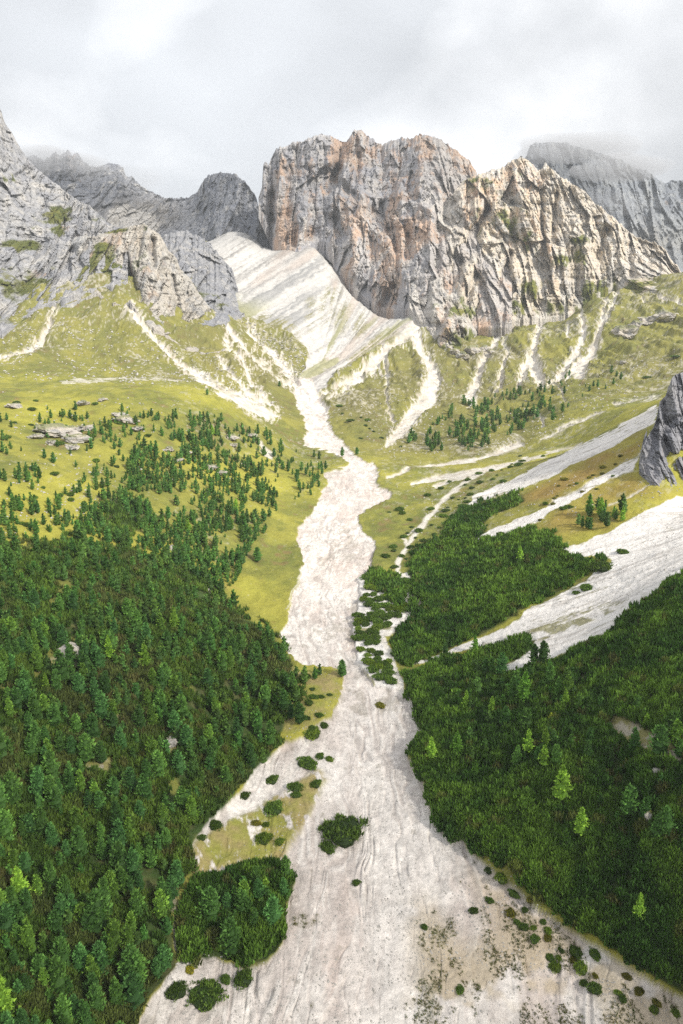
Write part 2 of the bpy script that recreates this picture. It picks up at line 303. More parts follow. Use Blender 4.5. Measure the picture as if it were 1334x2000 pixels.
GAPS = [[(1190, 1398), (1250, 1418), (1300, 1445), (1340, 1478), (1340, 1502), (1290, 1492), (1240, 1474), (1190, 1432)], [(880, 1338), (905, 1330), (908, 1342), (884, 1348)], [(1130, 1318), (1150, 1322), (1148, 1335), (1132, 1332)], [(835, 1432), (850, 1425), (848, 1440)],
        [(1265, 1515), (1300, 1500), (1310, 1520), (1275, 1530)], [(1250, 1362), (1280, 1358), (1275, 1375)], [(95, 1290), (150, 1285), (160, 1310), (100, 1310)], [(310, 1455), (355, 1450), (350, 1475), (320, 1475)], [(325, 1395), (345, 1385), (350, 1410)], [(150, 1500), (230, 1480), (215, 1520)], [(330, 1690), (350, 1690), (350, 1760), (338, 1780)], [(205, 1400), (240, 1395), (235, 1420)]]
MASK = dict(gaps=mk(GAPS, 4), obits=mk(OLIVEBITS, 4), river=mk(RIVER and [RIVER], 1), scree=mk(SCREES, 1), gully=lines(GULLIES), trail=lines(TRAIL), floor=mk(FOREST_FLOOR, 16), scrub=mk(SCRUB, 2), dry=mk(DRY, 22), glet=mk(GRASSLETS, 5),
            olive=mk(OLIVE, 25), grey=mk(GREYSCREE, 10), brown=mk(BROWNSLOPE, 10), riverwide=mk([RIVER], 14))

# ------------------------------------------------------------------ terrain grid
def seq(segs):
    out = []
    for a, b, n in segs: out += list(np.linspace(a, b, n, endpoint=False))
    return np.array(out + [segs[-1][1]])
GA = seq([(-2.2, -.72, 24), (-.72, .72, 1080), (.72, 2.2, 24)])
GL = seq([(math.log(20), math.log(92), 30), (math.log(92), math.log(330), 460), (math.log(330), math.log(1900), 560), (math.log(1900), math.log(5000), 40)])
GY = np.exp(GL)
ca = seq([(-2.2, -.72, 6), (-.72, .72, 110), (.72, 2.2, 6)]); cl = seq([(math.log(20), math.log(92), 8), (math.log(92), math.log(1900), 150), (math.log(1900), math.log(5000), 12)])
CA, CL = np.meshgrid(ca, cl)
HB = base_height(CA, np.exp(CL))
def bil(G, xa, ya, x, y):
    i = np.clip(np.searchsorted(xa, x, 'right') - 1, 0, len(xa) - 2); j = np.clip(np.searchsorted(ya, y, 'right') - 1, 0, len(ya) - 2)
    fx = np.clip((x - xa[i]) / (xa[i + 1] - xa[i]), 0, 1); fy = np.clip((y - ya[j]) / (ya[j + 1] - ya[j]), 0, 1)
    return (G[j, i] * (1 - fx) + G[j, i + 1] * fx) * (1 - fy) + (G[j + 1, i] * (1 - fx) + G[j + 1, i + 1] * fx) * fy
TA, TL = np.meshgrid(GA, GL); TY = np.exp(TL); TX = TA * TY
TZ = bil(HB, ca, cl, TA, TL)
PU, PV, _ = proj(TX, TY, TZ)
nw1 = fbm(TX / 7, TY / 7, octv=4, seed=31); nw2 = fbm(TX / 7, TY / 7, octv=4, seed=47)
wamp = 6.0; nw1 = nw1 + .8 * fbm(TX / 28, TY / 28, octv=4, seed=36, rough=.65) * sstep(500, 800, TY); nw2 = nw2 + .8 * fbm(TX / 28, TY / 28, octv=4, seed=37, rough=.65) * sstep(500, 800, TY); nf1 = fbm(TX / 1.8, TY / 1.8, octv=3, seed=33); nf2 = fbm(TX / 1.8, TY / 1.8, octv=3, seed=34)
WU = PU + nw1 * wamp + nf1 * 4 * sstep(500, 100, TY); WV = PV + nw2 * wamp * .8 + nf2 * 3 * sstep(500, 100, TY)
M = {k: samp(m, WU, WV) for k, m in MASK.items()}
inside = sstep(85, 100, TY)
river = M['river']; scree = np.clip(M['scree'], 0, 1); gully = M['gully']
stonei = np.maximum(np.maximum(river, scree), gully)

# relief
n_big = fbm(TX / 60, TY / 60, octv=4, seed=3); n_mid = fbm(TX / 14, TY / 14, octv=4, seed=5); n_sm = fbm(TX / 2.2, TY / 2.2, octv=3, seed=9)
soft = 1 - np.clip(M['riverwide'] * 1.0 + stonei * .3, 0, 1) * .93
far = sstep(500, 1000, TY)
soft = soft * (1 - .88 * scree * sstep(800, 1000, TY))
TZ = TZ + n_big * (3.0 + 9 * far) * soft + n_mid * (1.3 + 2.6 * far) * soft + n_sm * .16 * (1 + far)
# fall lines: ribs and runnels on the steep far slopes, running towards the camera and the river
rib = ridged(TX / 26 + n_mid * .35, TY / 210, octv=4, seed=61)
TZ = TZ + (rib - .4) * 9 * sstep(640, 1000, TY) * (1 - .6 * gully) * (1 - .95 * scree)
TZ = TZ - gully * (1.2 + 5 * far) * (1 - scree) * .8
# braided channels of the river bed
xc = np.interp(TY, [90, 130, 162, 200, 244, 290, 350, 440, 590, 700, 850, 1000], [8, 12, 12, 12, 8, 0, -1, 6, 15, -20, -38, -40])
bx = TX - xc
wx = bx + fbm(bx / 9, TY / 26, octv=3, seed=71) * 6
br = ridged(wx / 7.5, TY / 60, octv=4, seed=73, rough=.6)
br2 = ridged(wx / 2.2 + 9, TY / 16, octv=3, seed=75, rough=.6)
cut = sstep(.62, .86, br) + .45 * sstep(.66, .9, br2)
rl1 = 1 - np.abs(fbm(wx / 9, TY / 40, octv=3, seed=171)) * 6; rl2 = 1 - np.abs(fbm(wx / 4.5 + 5, TY / 22, octv=3, seed=173)) * 6
rill = np.clip(np.maximum(sstep(.3, .95, rl1), .6 * sstep(.3, .95, rl2)) * sstep(-.45, .0, fbm(bx / 16, TY / 30, octv=2, seed=175)), 0, 1)
TZ = TZ - rill * .3 * river
TZ = TZ - cut * .5 * river * (1 + far) + fbm(bx / 5, TY / 11, octv=4, seed=77) * .42 * river
# banks: the gravel lies half a metre to a metre below the turf
TZ = TZ - sstep(.3, .75, river) * .9 * (1 - M['glet']) * sstep(1000, 700, TY)
# scree micro relief, runnels along the slope
right = (TX > 0) & (TY < 620)                       # direction of the stones' run in each field
ang = np.arctan2(PU - 598, 775 - PV) * 1.3                # the lower central scree funnels into the ravine
ST = np.where(right, TY + .16 * TX, ang * 260); SS = np.where(right, TX, np.hypot(PU - 598, 775 - PV) * 1.3)
ST2 = (.53 * PU + .85 * PV) * 1.15; SS2 = (.85 * PU - .53 * PV) * 1.3
wseam = sstep(600, 700, PU + 45 * fbm(TX / 60, TY / 60, octv=3, seed=86)); wseam = np.where(right, 1, wseam)
sst = ridged(ST / 3.6 + n_mid * .5, SS / 60, octv=4, seed=81, rough=.65)
def seam(fa): return fa(ST, SS) * wseam + fa(ST2, SS2) * (1 - wseam)
fine = seam(lambda p, q: ridged(p / 7 + n_mid * .15, q / 260, octv=4, seed=84, rough=.7))
ssc = seam(lambda p, q: ridged(p / 26 + n_mid * .2, q / 420, octv=4, seed=83, rough=.6))
rs = scree * sstep(620, 600, TY)
TZ = TZ + rs * (sst - .4) * .8 + scree * sstep(900, 1100, TY) * ((ssc - .4) * 5.0 + (fine - .4) * 2.2)
TZ = TZ + M['scrub'] * (fbm(TX / 6, TY / 6, octv=3, seed=91) * .9)
def terr_at(a, lY): return bil(TZ, GA, GL, a, lY)
def ground(X, Y): return terr_at(np.asarray(X) / np.asarray(Y), np.log(Y))
def hit(u, v):
    """where the ray through a point of the photograph first meets the ground"""
    u = np.atleast_1d(np.asarray(u, float)); v = np.atleast_1d(np.asarray(v, float))
    a = pix_a(u, v); q = pix_q(v); Yo = np.full(len(u), np.nan)
    Yr = GY[20:]
    for i in range(0, len(u), 4000):
        s = slice(i, i + 4000)
        A = a[s]; ii = np.clip(np.searchsorted(GA, A) - 1, 0, len(GA) - 2); fx = (A - GA[ii]) / (GA[ii + 1] - GA[ii])
        Zc = TZ[20:, :][:, ii] * (1 - fx) + TZ[20:, :][:, ii + 1] * fx
        D = Zc - (ZC + q[s][None] * Yr[:, None])
        h = D > 0; k = h.argmax(0); ok = h.any(0) & (k > 0)
        k = np.maximum(k, 1); cols = np.arange(len(A))
        d0 = D[k - 1, cols]; d1 = D[k, cols]; t = d0 / (d0 - d1 + 1e-9)
        Yo[s] = np.where(ok, Yr[k - 1] * (1 - t) + Yr[k] * t, np.nan)
    X = a * Yo
    return X, Yo, ZC + q * Yo

# ------------------------------------------------------------------ mesh helpers
def np_mesh(name, V, F, mat=None, col=None, smooth=True, attrs=None):
    me = bpy.data.meshes.new(name); V = np.ascontiguousarray(V, np.float32); F = np.ascontiguousarray(F, np.int32)
    me.vertices.add(len(V)); me.vertices.foreach_set('co', V.ravel())
    k = F.shape[1]; me.loops.add(F.size); me.loops.foreach_set('vertex_index', F.ravel())
    me.polygons.add(len(F)); me.polygons.foreach_set('loop_start', np.arange(0, F.size, k, dtype=np.int32)); me.polygons.foreach_set('loop_total', np.full(len(F), k, np.int32))
    me.polygons.foreach_set('use_smooth', np.full(len(F), smooth, bool))
    if col is not None:
        ca_ = me.color_attributes.new('Col', 'FLOAT_COLOR', 'POINT'); c = np.ones((len(V), 4), np.float32); c[:, :3] = col; ca_.data.foreach_set('color', c.ravel())
    for k_, a_ in (attrs or {}).items():
        at = me.attributes.new(k_, 'FLOAT', 'POINT'); at.data.foreach_set('value', np.ascontiguousarray(a_, np.float32).ravel())
    me.update(calc_edges=True)
    if mat: me.materials.append(mat)
    return me
def link(name, me, parent=None, kind=None, label=None, cat=None, group=None):
    o = bpy.data.objects.new(name, me); scene.collection.objects.link(o); o.parent = parent
    for k, x in (('kind', kind), ('label', label), ('category', cat), ('group', group)):
        if x: o[k] = x
    return o
def grid_faces(nr, nc):
    i = np.arange(nr * nc).reshape(nr, nc)
    return np.stack([i[:-1, :-1], i[:-1, 1:], i[1:, 1:], i[1:, :-1]], -1).reshape(-1, 4)

# ------------------------------------------------------------------ materials
class NT:
    def __init__(s, name):
        s.m = bpy.data.materials.new(name); s.m.use_nodes = True; s.t = s.m.node_tree; s.t.nodes.clear()
        s.out = s.n('ShaderNodeOutputMaterial'); s.b = s.n('ShaderNodeBsdfPrincipled'); s.l(s.b.outputs[0], s.out.inputs[0])
        s.b.inputs['Specular IOR Level'].default_value = .15; s.b.inputs['Roughness'].default_value = .9
    def n(s, t, **k):
        x = s.t.nodes.new(t)
        for a, b in k.items(): setattr(x, a, b)
        return x
    def l(s, a, b): s.t.links.new(a, b)
    def noise(s, vec, scale, detail=4, rough=.5, dist=0):
        x = s.n('ShaderNodeTexNoise'); x.inputs['Scale'].default_value = scale; x.inputs['Detail'].default_value = detail; x.inputs['Roughness'].default_value = rough; x.inputs['Distortion'].default_value = dist
        s.l(vec, x.inputs['Vector']); return x.outputs['Fac']
    def rng(s, x, a, b, c, d):
        m = s.n('ShaderNodeMapRange'); 
        for i, v in enumerate((a, b, c, d)): m.inputs[i + 1].default_value = v
        s.l(x, m.inputs[0]); return m.outputs[0]
    def math(s, op, a, b):
        m = s.n('ShaderNodeMath', operation=op)
        for i, v in enumerate((a, b)):
            if isinstance(v, (int, float)): m.inputs[i].default_value = v
            else: s.l(v, m.inputs[i])
        return m.outputs[0]
    def scale(s, col, f):
        m = s.n('ShaderNodeVectorMath', operation='SCALE'); s.l(col, m.inputs[0]); s.l(f, m.inputs[3]); return m.outputs[0]
def attr(nt, name):
    a = nt.n('ShaderNodeAttribute'); a.attribute_name = name; return a
def ground_material():
    t = NT('ground'); c = attr(t, 'Col'); st = attr(t, 'stone'); g = t.n('ShaderNodeNewGeometry'); P = g.outputs['Position']
    f1 = t.noise(P, .9, 6, .65); f2 = t.noise(P, 5.0, 4, .6); f3 = t.noise(P, .09, 12, .78)
    var = t.math('ADD', t.math('ADD', t.rng(f1, .3, .7, -.16, .16), t.rng(f3, .3, .7, -.2, .2)), t.rng(f2, .3, .7, -.13, .13))
    t.l(t.scale(c.outputs['Color'], t.math('ADD', var, 1.0)), t.b.inputs['Base Color'])
    bp = t.n('ShaderNodeBump'); bp.inputs['Strength'].default_value = .8; bp.inputs['Distance'].default_value = 1.0
    h = t.math('ADD', t.math('ADD', t.math('MULTIPLY', f1, .45), t.math('MULTIPLY', f3, 2.0)), t.math('MULTIPLY', f2, .1))
    t.l(h, bp.inputs['Height']); t.l(bp.outputs[0], t.b.inputs['Normal'])
    return t.m
def rock_material(name='rock', s=1.0, bump=1.0):
    """s: metres of the main features"""
    t = NT(name); c = attr(t, 'Col'); g = t.n('ShaderNodeNewGeometry')
    mp = t.n('ShaderNodeMapping'); mp.inputs['Scale'].default_value = (1 / s, 1 / s, .45 / s); t.l(g.outputs['Position'], mp.inputs[0]); P = mp.outputs[0]
    f1 = t.noise(P, 1.0, 10, .74, .4)
    w = t.n('ShaderNodeTexVoronoi'); w.feature = 'DISTANCE_TO_EDGE'; w.inputs['Scale'].default_value = 1.4
    P2 = t.n('ShaderNodeVectorMath', operation='ADD'); t.l(P, P2.inputs[0])
    nn = t.n('ShaderNodeTexNoise'); nn.inputs['Scale'].default_value = 1.7; nn.inputs['Detail'].default_value = 4; t.l(P, nn.inputs['Vector'])
    t.l(nn.outputs['Color'], P2.inputs[1]); t.l(P2.outputs[0], w.inputs['Vector'])
    crack = t.rng(w.outputs['Distance'], 0, .12, 0, 1)
    t.l(t.scale(c.outputs['Color'], t.rng(t.noise(P, 2.2, 12, .78), .3, .7, .70, 1.30)), t.b.inputs['Base Color'])
    bp = t.n('ShaderNodeBump'); bp.inputs['Strength'].default_value = 1; bp.inputs['Distance'].default_value = s * bump
    t.l(t.math('ADD', t.math('MULTIPLY', f1, 1.3), t.math('MULTIPLY', crack, .22)), bp.inputs['Height']); t.l(bp.outputs[0], t.b.inputs['Normal'])
    return t.m
def leaf_material(name, vary=.35):
    t = NT(name); c = attr(t, 'Col'); oi = t.n('ShaderNodeObjectInfo')
    t.l(t.scale(c.outputs['Color'], t.rng(oi.outputs['Random'], 0, 1, 1 - vary, 1 + vary)), t.b.inputs['Base Color'])
    t.b.inputs['Roughness'].default_value = .65; t.b.inputs['Specular IOR Level'].default_value = .2
    tr = t.n('ShaderNodeBsdfTranslucent'); t.l(c.outputs['Color'], tr.inputs[0]); mx = t.n('ShaderNodeMixShader'); mx.inputs[0].default_value = .25
    t.l(t.b.outputs[0], mx.inputs[1]); t.l(tr.outputs[0], mx.inputs[2]); t.l(mx.outputs[0], t.out.inputs[0])
    return t.m
def plain_material(name, col, rough=.9):
    t = NT(name); g = t.n('ShaderNodeNewGeometry'); f = t.noise(g.outputs['Position'], 3.0, 5, .6)
    rgb = t.n('ShaderNodeRGB'); rgb.outputs[0].default_value = (*col, 1)
    t.l(t.scale(rgb.outputs[0], t.rng(f, .3, .7, .7, 1.3)), t.b.inputs['Base Color']); t.b.inputs['Roughness'].default_value = rough
    return t.m
GROUND = ground_material(); ROCK = rock_material('limestone', 16, .35); ROCKFAR = rock_material('far_limestone', 30, .4); ROCKNEAR = rock_material('crag_limestone', 4, .4); STONE = rock_material('boulder_limestone', 1.3, .5)
LEAF = leaf_material('needles'); BARK = plain_material('bark', (.12, .09, .07))

# ------------------------------------------------------------------ ground sheet colours (pigments of turf, gravel, litter)
def C(*c): return np.array(c, float)
def lerp(a, b, t): return a + (b - a) * np.clip(t, 0, 1)[..., None]
fm_ = sstep(500, 720, TY); n1 = fbm(TX / 30, TY / 30, octv=5, seed=101); n2 = fbm(TX / 5, TY / 5, octv=4, seed=103); n3 = fbm(TX / 1.6, TY / 1.6, octv=3, seed=105); nfar = fbm(TX / 90, TY / 90, octv=5, seed=107, rough=.6)
zz = np.zeros_like(TX)
col = lerp(zz[..., None] + C(.285, .272, .056), C(.17, .185, .045), .5 + n1 * 1.3 + n2 * .6)
col = lerp(col, C(.21, .15, .065), sstep(.08, .45, n2 * .6 + n1 * .6 - .1) * .8)
col = lerp(col, C(.13, .15, .04), sstep(.05, .4, fbm(TX / 9, TY / 9, octv=5, seed=109, rough=.62) + .3 * n1) * .55)
col = lerp(col, C(.43, .40, .06), sstep(-.2, .35, fbm(TX / 70, TY / 60, octv=3, seed=108)) * .5 * (1 - fm_))
col = lerp(col, C(.165, .150, .062), np.maximum(M['olive'], .6 * sstep(600, 760, TY)) * .95 * (.7 + .6 * nfar))
col = lerp(col, C(.29, .205, .06), M['brown'] * (.75 + n1))
# bare stony specks on the far meadows
fm = sstep(500, 720, TY)
ns = fbm(TX / 3.2, TY / 4.0, octv=4, seed=111, rough=.65)
col = lerp(col, C(.46, .43, .36), sstep(.24, .40, ns * .8 + nfar * .55 - .10 * (1 - fm)) * (.3 + .35 * fm))
# forest litter and moss
lit = lerp(zz[..., None] + C(.05, .085, .022), C(.10, .11, .04), sstep(-.1, .5, n2 + n3 * .4))
lit = lerp(lit, C(.20, .21, .05), sstep(.25, .45, n1 + .25 * n2))
col = lerp(col, lit, sstep(.34, .62, M['floor'] + .45 * n1 + .25 * n2)); col = lerp(col, lit * .9, M['scrub'])
col = lerp(col, lerp(zz[..., None] + C(.27, .25, .10), C(.42, .38, .30), sstep(-.1, .3, n3 + n2)), M['gaps'] * .9)
# gravel
gr = lerp(zz[..., None] + C(.70, .655, .615), C(.54, .485, .45), .5 + 1.7 * fbm(bx / 14, TY / 40, octv=4, seed=121))
gr = lerp(gr, C(.68, .635, .59), sstep(.05, .5, fbm(wx / 5, TY / 30, octv=4, seed=123)))
gr = lerp(gr, C(.42, .39, .37), sstep(.5, .9, cut) * .45)
fl = ridged((bx + 3 * fbm(bx / 12, TY / 30, octv=3, seed=161)) / 3.0, TY / 26, octv=5, seed=163, rough=.7)
gr = lerp(gr, C(.42, .38, .355), sstep(.66, .9, fl) * .45); gr = lerp(gr, C(.70, .66, .62), sstep(.38, .2, fl) * .6)
gr = lerp(gr, C(.56, .46, .41), sstep(.1, .45, fbm(bx / 10, TY / 22, octv=4, seed=165)) * .45)
gr = lerp(gr, C(.72, .68, .64), sstep(.0, .3, rl1) * (1 - rill) * .5); gr = lerp(gr, C(.42, .37, .34), rill * .55)
gr = gr * (1 + n3 * .2)[..., None]
scr = lerp(zz[..., None] + C(.74, .71, .68), C(.46, .43, .40), sstep(.5, .8, sst) * .85)
scf = lerp(zz[..., None] + C(.52, .505, .485), C(.29, .28, .27), sstep(.36, .70, ssc * .6 + .4 * fine + .15 * n2))
scf = lerp(scf, C(.29, .29, .29), M['grey'] * sstep(.25, .6, ssc) * .8); scf = lerp(scf, C(.47, .385, .33), sstep(.2, .5, seam(lambda p, q: fbm(p / 40, q / 300, octv=3, seed=127))) * .5)
fsc = sstep(640, 900, TY)
scr = lerp(scr, scf, fsc) if False else scr * (1 - fsc[..., None]) + scf * fsc[..., None]
scr = lerp(scr, lerp(zz[..., None] + C(.20, .19, .085), C(.30, .28, .19), sstep(-.1, .4, ns + n2 * .5)), M['obits'] * sstep(.2, .62, fine + .3 * ns + .1) * (1 - .85 * gully) * 1.1)
# turf and dwarf plants in strips along the screes
strip = sstep(.52, .66, sst * .7 + fbm(ST / 9, SS / 80, octv=3, seed=131) * .6) * sstep(.0, .25, n2 + .1)
scr = lerp(scr, C(.20, .19, .06), strip * sstep(620, 560, TY) * .8 * sstep(0, .3, .15 + n1))
greenp = sstep(.2, .4, seam(lambda p, q: fbm(p / 30, q / 130, octv=4, seed=133)) + .12 * n2) * sstep(1350, 1180, TY) * sstep(880, 960, TY)
scr = lerp(scr, C(.27, .27, .13), greenp * .8)
gcol = lerp(zz[..., None] + C(.66, .63, .58), C(.50, .45, .38), .5 + n2 + .5 * (rib - .5))
col = lerp(col, gcol, np.clip(gully * (1.25 + n3 * .7 + .5 * ns), 0, 1))
# thin washes fanning out beside the gullies
gw = blur(MASK['gully'], 9); gwm = samp(gw, PU, PV) * sstep(560, 640, TY)
fans = sstep(.50, .64, ridged(TX / 2.6 + n_mid * 1.2, TY / 60, octv=3, seed=135) * .8 + gwm * .32 + n2 * .1)
col = lerp(col, gcol, fans * sstep(.04, .22, gwm) * .85)
col = lerp(col, scr, sstep(.3, .7, scree))
edge = sstep(.25, .75, river)
# margins: bars of coarse stones with moss and cushion plants
mott = fbm(bx / 3.4, TY / 5.0, octv=5, seed=141, rough=.62); mpatch = fbm(bx / 18, TY / 45, octv=3, seed=143)
plants = sstep(.10, .22, mott + .5 * (M['dry'] - .75) + mpatch * .5) * M['dry']
rim = (1 - sstep(.55, .98, M['riverwide'])) * sstep(900, 300, TY)
speck = sstep(.24, .34, mott + mpatch * .7 + .22 * rim - .17)
gr2 = lerp(gr, C(.40, .375, .36), sstep(.0, .3, mpatch + .2 * mott) * M['dry'] * .7)
gr2 = lerp(gr2, C(.44, .36, .24), sstep(.0, .35, fbm(bx / 9, TY / 9, octv=4, seed=145) + .1) * M['dry'] * .75)
gr2 = lerp(gr2, C(.22, .20, .10), plants * .5 * sstep(-.1, .2, mpatch + .1))
gr2 = lerp(gr2, C(.30, .27, .22), speck * .45)
col = lerp(col, gr2, edge)
gl = M['glet'] * sstep(-.28, .02, 1.3 * fbm((TX + TY * .3) / 2.6, (TY - TX * .3) / 5.5, octv=5, seed=147, rough=.62) + .35 * (M['glet'] - .55) + .1 * sstep(170, 120, TY))
col = lerp(col, lerp(zz[..., None] + C(.27, .27, .06), C(.34, .28, .12), .5 + n2 * 1.4), gl)
col = lerp(col, C(.66, .62, .56), M['trail'] * .95)
col = np.clip(col, .01, .8)
V = np.stack([TX, TY, TZ], -1).reshape(-1, 3)
link('ground', np_mesh('ground', V, grid_faces(len(GL), len(GA)), GROUND, col.reshape(-1, 3), attrs={'stone': stonei.ravel()}), kind='structure')

# ------------------------------------------------------------------ mountains: ridge and foot traced, each at its own distance, with faces, ribs, clefts and a back slope
def jag(u, amp, seed, L=9):
    return (np.abs(fbm(u / L, u * 0 + seed, octv=4, seed=seed, rough=.6)) * 2 - .35) * amp
def rockcol(X, Y, Z, relf, t, warm, orange, seed, grassy):
    a1 = fbm(X / 70, Y / 70, Z / 120, octv=5, seed=seed, rough=.6); a2 = fbm(X / 16, Y / 16, Z / 45, octv=4, seed=seed + 9, rough=.6)
    strk = fbm(X / 7, Y / 20, Z / 90, octv=4, seed=seed + 13, rough=.6)
    c = lerp(np.zeros(X.shape + (3,)) + C(.36, .365, .385), C(.50, .49, .475), .5 + a2 * 1.5)
    wc = lerp(np.zeros(X.shape + (3,)) + C(.60, .53, .43), C(.48, .45, .41), .5 + a2 * 1.6)
    c = c * (1 - warm[..., None]) + wc * warm[..., None]
    a3 = fbm(X / 34, Y / 60, Z / 60, octv=4, seed=seed + 31, rough=.6); o = sstep(.0, .26, .6 * a1 + .5 * a3 + .45 * strk + orange - .17) ; c = lerp(c, lerp(np.zeros(X.shape + (3,)) + C(.56, .39, .27), C(.53, .43, .345), .5 + a2 * 2), o * .85)
    c = lerp(c, C(.28, .29, .31), sstep(.14, .42, strk + .2 * a2) * .6)
    c = lerp(c, C(.60, .57, .52), sstep(.2, .5, a2 - .4 * strk) * .5)
    g = sstep(.05, .28, grassy + .8 * a1 + .35 * a2 - .22)
    return lerp(c, lerp(np.zeros(X.shape + (3,)) + C(.20, .20, .05), C(.13, .15, .045), .5 + a2 * 2), g)
def blobs(u, v, bl):
    s = np.zeros_like(u)
    for bu, bv, ru, rv, w in bl: s = s + w * np.exp(-(((u - bu) / ru) ** 2 + ((v - bv) / rv) ** 2))
    return s
def mountain(name, ridge, base, Yr, seed, nu=None, nv=240, depth_in=25, amp=1.0, L=60, prof=1.0, clefts=(), jagp=(4, 9), warm=0, orange=(), grass=(), mat=None, ybase=None, back=500, tilt=0, extend=26, bulge=(), og=0.0, gg=-0.2, tone=(1, 1, 1), fwd=.55, vert=5.0, crk=1.0, chutes=()):
    u0, u1 = ridge[0][0], ridge[-1][0]
    nu = nu or int((u1 - u0) / 1.35)
    u = np.linspace(u0, u1, nu)
    vr = np.interp(u, [p[0] for p in ridge], [p[1] for p in ridge]) - jag(u, jagp[0], seed, jagp[1])
    vb = np.interp(u, [p[0] for p in base], [p[1] for p in base])
    vb = np.maximum(vb, vr + 3)
    Yrid = np.interp(u, [p[0] for p in Yr], [p[1] for p in Yr])
    if ybase is None:
        _, yb, _ = hit(u, vb); ok = np.isfinite(yb) & (yb < 2100); yb = np.interp(u, u[ok], yb[ok]) if ok.any() else Yrid - 100
        kk = 15; yb = np.convolve(np.pad(yb, kk, mode='edge'), np.ones(2 * kk + 1) / (2 * kk + 1), 'valid')
        yb = yb + 6 - fwd * L
    else: yb = np.interp(u, [p[0] for p in ybase], [p[1] for p in ybase])
    t = np.linspace(0, 1, nv)[:, None]
    UU = np.repeat(u[None], nv, 0); VV = vb + (vr - vb) * t
    YY = yb + (Yrid - yb) * t ** prof
    # relief, as distance along the line of sight
    A = pix_a(UU, VV); X = A * YY; Z = ZC + pix_q(VV) * YY
    w1 = fbm(X / (L * 2.2), Z / (L * 2.2), octv=3, seed=seed + 1)
    r1 = ridged(X / (L * 2.3) + .7 * w1 + tilt * Z / L, Z / (L * 7), YY / (L * 6), octv=3, seed=seed + 2)
    r2 = ridged(X / (L * .8) + 1.0 * w1 + tilt * Z / L, Z / (L * 2.2) + w1, octv=5, seed=seed + 3, rough=.62)
    r3 = ridged(X / (L * .22) + w1 * 2, Z / (L * .3), octv=4, seed=seed + 4, rough=.6)
    led = fbm(X / (L * 3), Z / (L * .35) + w1 * 1.5, octv=4, seed=seed + 5)
    xs = X + tilt * Z + w1 * L * .3; f1 = facets(xs / (L * 1.0), Z / (L * vert) + w1 * .3, seed + 50); f2 = facets(xs / (L * .36) + .2 * w1, Z / (L * 1.7), seed + 60); f3 = facets(xs / (L * .17), Z / (L * .42) + w1, seed + 70); f4 = facets(xs / (L * .075), Z / (L * .15) + w1, seed + 80)
    rel = -(r1 - .5) * L * .9 - (r2 - .5) * L * .22 - (r3 - .5) * L * .05 + led * L * .14 + np.abs(fbm(w1 * 1.2 + X / (L * 9), Z / (L * .16) + w1, octv=3, seed=seed + 6)) * L * .13 + f1 * L * .75 + f2 * L * .42 + f3 * L * .17 + f4 * L * .06
    ck_ = sstep(.74, .93, ridged(X / (L * .6) + .25 * w1 + tilt * Z / L, Z / (L * 9), octv=2, seed=seed + 90)); rel = rel + ck_ * L * .26 * crk
    fade = sstep(0, .10, t) * .65 + .35
    fade = fade * (1 - .55 * sstep(.93, 1, t))
    YY = YY + rel * amp * fade
    for pl in clefts:
        dep = pl[0]
        for (ax, ay, aw), (bx_, by_, bw) in zip(pl[1:-1], pl[2:]):
            dx, dy = bx_ - ax, by_ - ay; tt = np.clip(((UU - ax) * dx + (VV - ay) * dy) / (dx * dx + dy * dy + 1e-6), 0, 1)
            wd = aw + (bw - aw) * tt
            d = np.hypot(UU + w1 * 8 - ax - tt * dx, VV - ay - tt * dy) / wd
            YY = YY + .8 * dep * np.exp(-d * d)
    for bu, bv, ru, rv, dd in bulge:
        e = 1 - ((UU - bu) / ru) ** 2 - ((VV - bv) / rv) ** 2
        YY = YY - .45 * dd * sstep(0, 1, e)
    A = pix_a(UU, VV); X = A * YY; Z = ZC + pix_q(VV) * YY
    warmf = np.clip(warm(UU, VV) if callable(warm) else np.full(UU.shape, float(warm)), 0, 1)
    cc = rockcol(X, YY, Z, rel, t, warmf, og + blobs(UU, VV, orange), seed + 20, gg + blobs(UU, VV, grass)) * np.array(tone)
    # pale debris lying in the runnels and basins of the rock
    for pl in chutes:
        k_ = np.zeros_like(UU); nz = fbm(X / 12, Z / 18, octv=4, seed=seed + 95, rough=.6)
        for (ax, ay, aw), (bx_, by_, bw) in zip(pl[:-1], pl[1:]):
            dx, dy = bx_ - ax, by_ - ay; tt = np.clip(((UU - ax) * dx + (VV - ay) * dy) / (dx * dx + dy * dy + 1e-6), 0, 1)
            wd = aw + (bw - aw) * tt; k_ = np.maximum(k_, np.clip(1.5 - np.hypot(UU + nz * 5 - ax - tt * dx, VV + nz * 4 - ay - tt * dy) / wd, 0, 1))
        cc = lerp(cc, C(.62, .59, .55), sstep(.15, .8, k_ + .9 * nz) * .9)
    # foot below the turf and the far side
    vbx = vb + extend; Yf = YY[0] + 4; fx = pix_a(u, vbx) * Yf; fz = ZC + pix_q(vbx) * Yf
    foot = np.stack([fx, Yf, fz], -1)[None]
    body = np.stack([X, YY, Z], -1)
    backs = []
    top = body[-1]
    for k, (dy, dz) in enumerate(((.02, -.0), (.10, -.10), (.4, -.35), (1.0, -1.0))):
        b = top.copy(); b[:, 1] += back * dy; b[:, 0] *= b[:, 1] / top[:, 1]
        b[:, 2] = top[:, 2] + dz * back * 1.1 - (3 if k == 0 else 0) + (vnoise(u / 9, u * 0 + k, seed=seed + k) * 12 if k else 0); backs.append(b[None])
    P = np.concatenate([foot, body] + backs); cc = np.concatenate([cc[:1], cc] + [cc[-1:]] * 4)
    me = np_mesh(name, P.reshape(-1, 3), grid_faces(P.shape[0], nu), mat or ROCK, np.clip(cc, .02, .8).reshape(-1, 3))
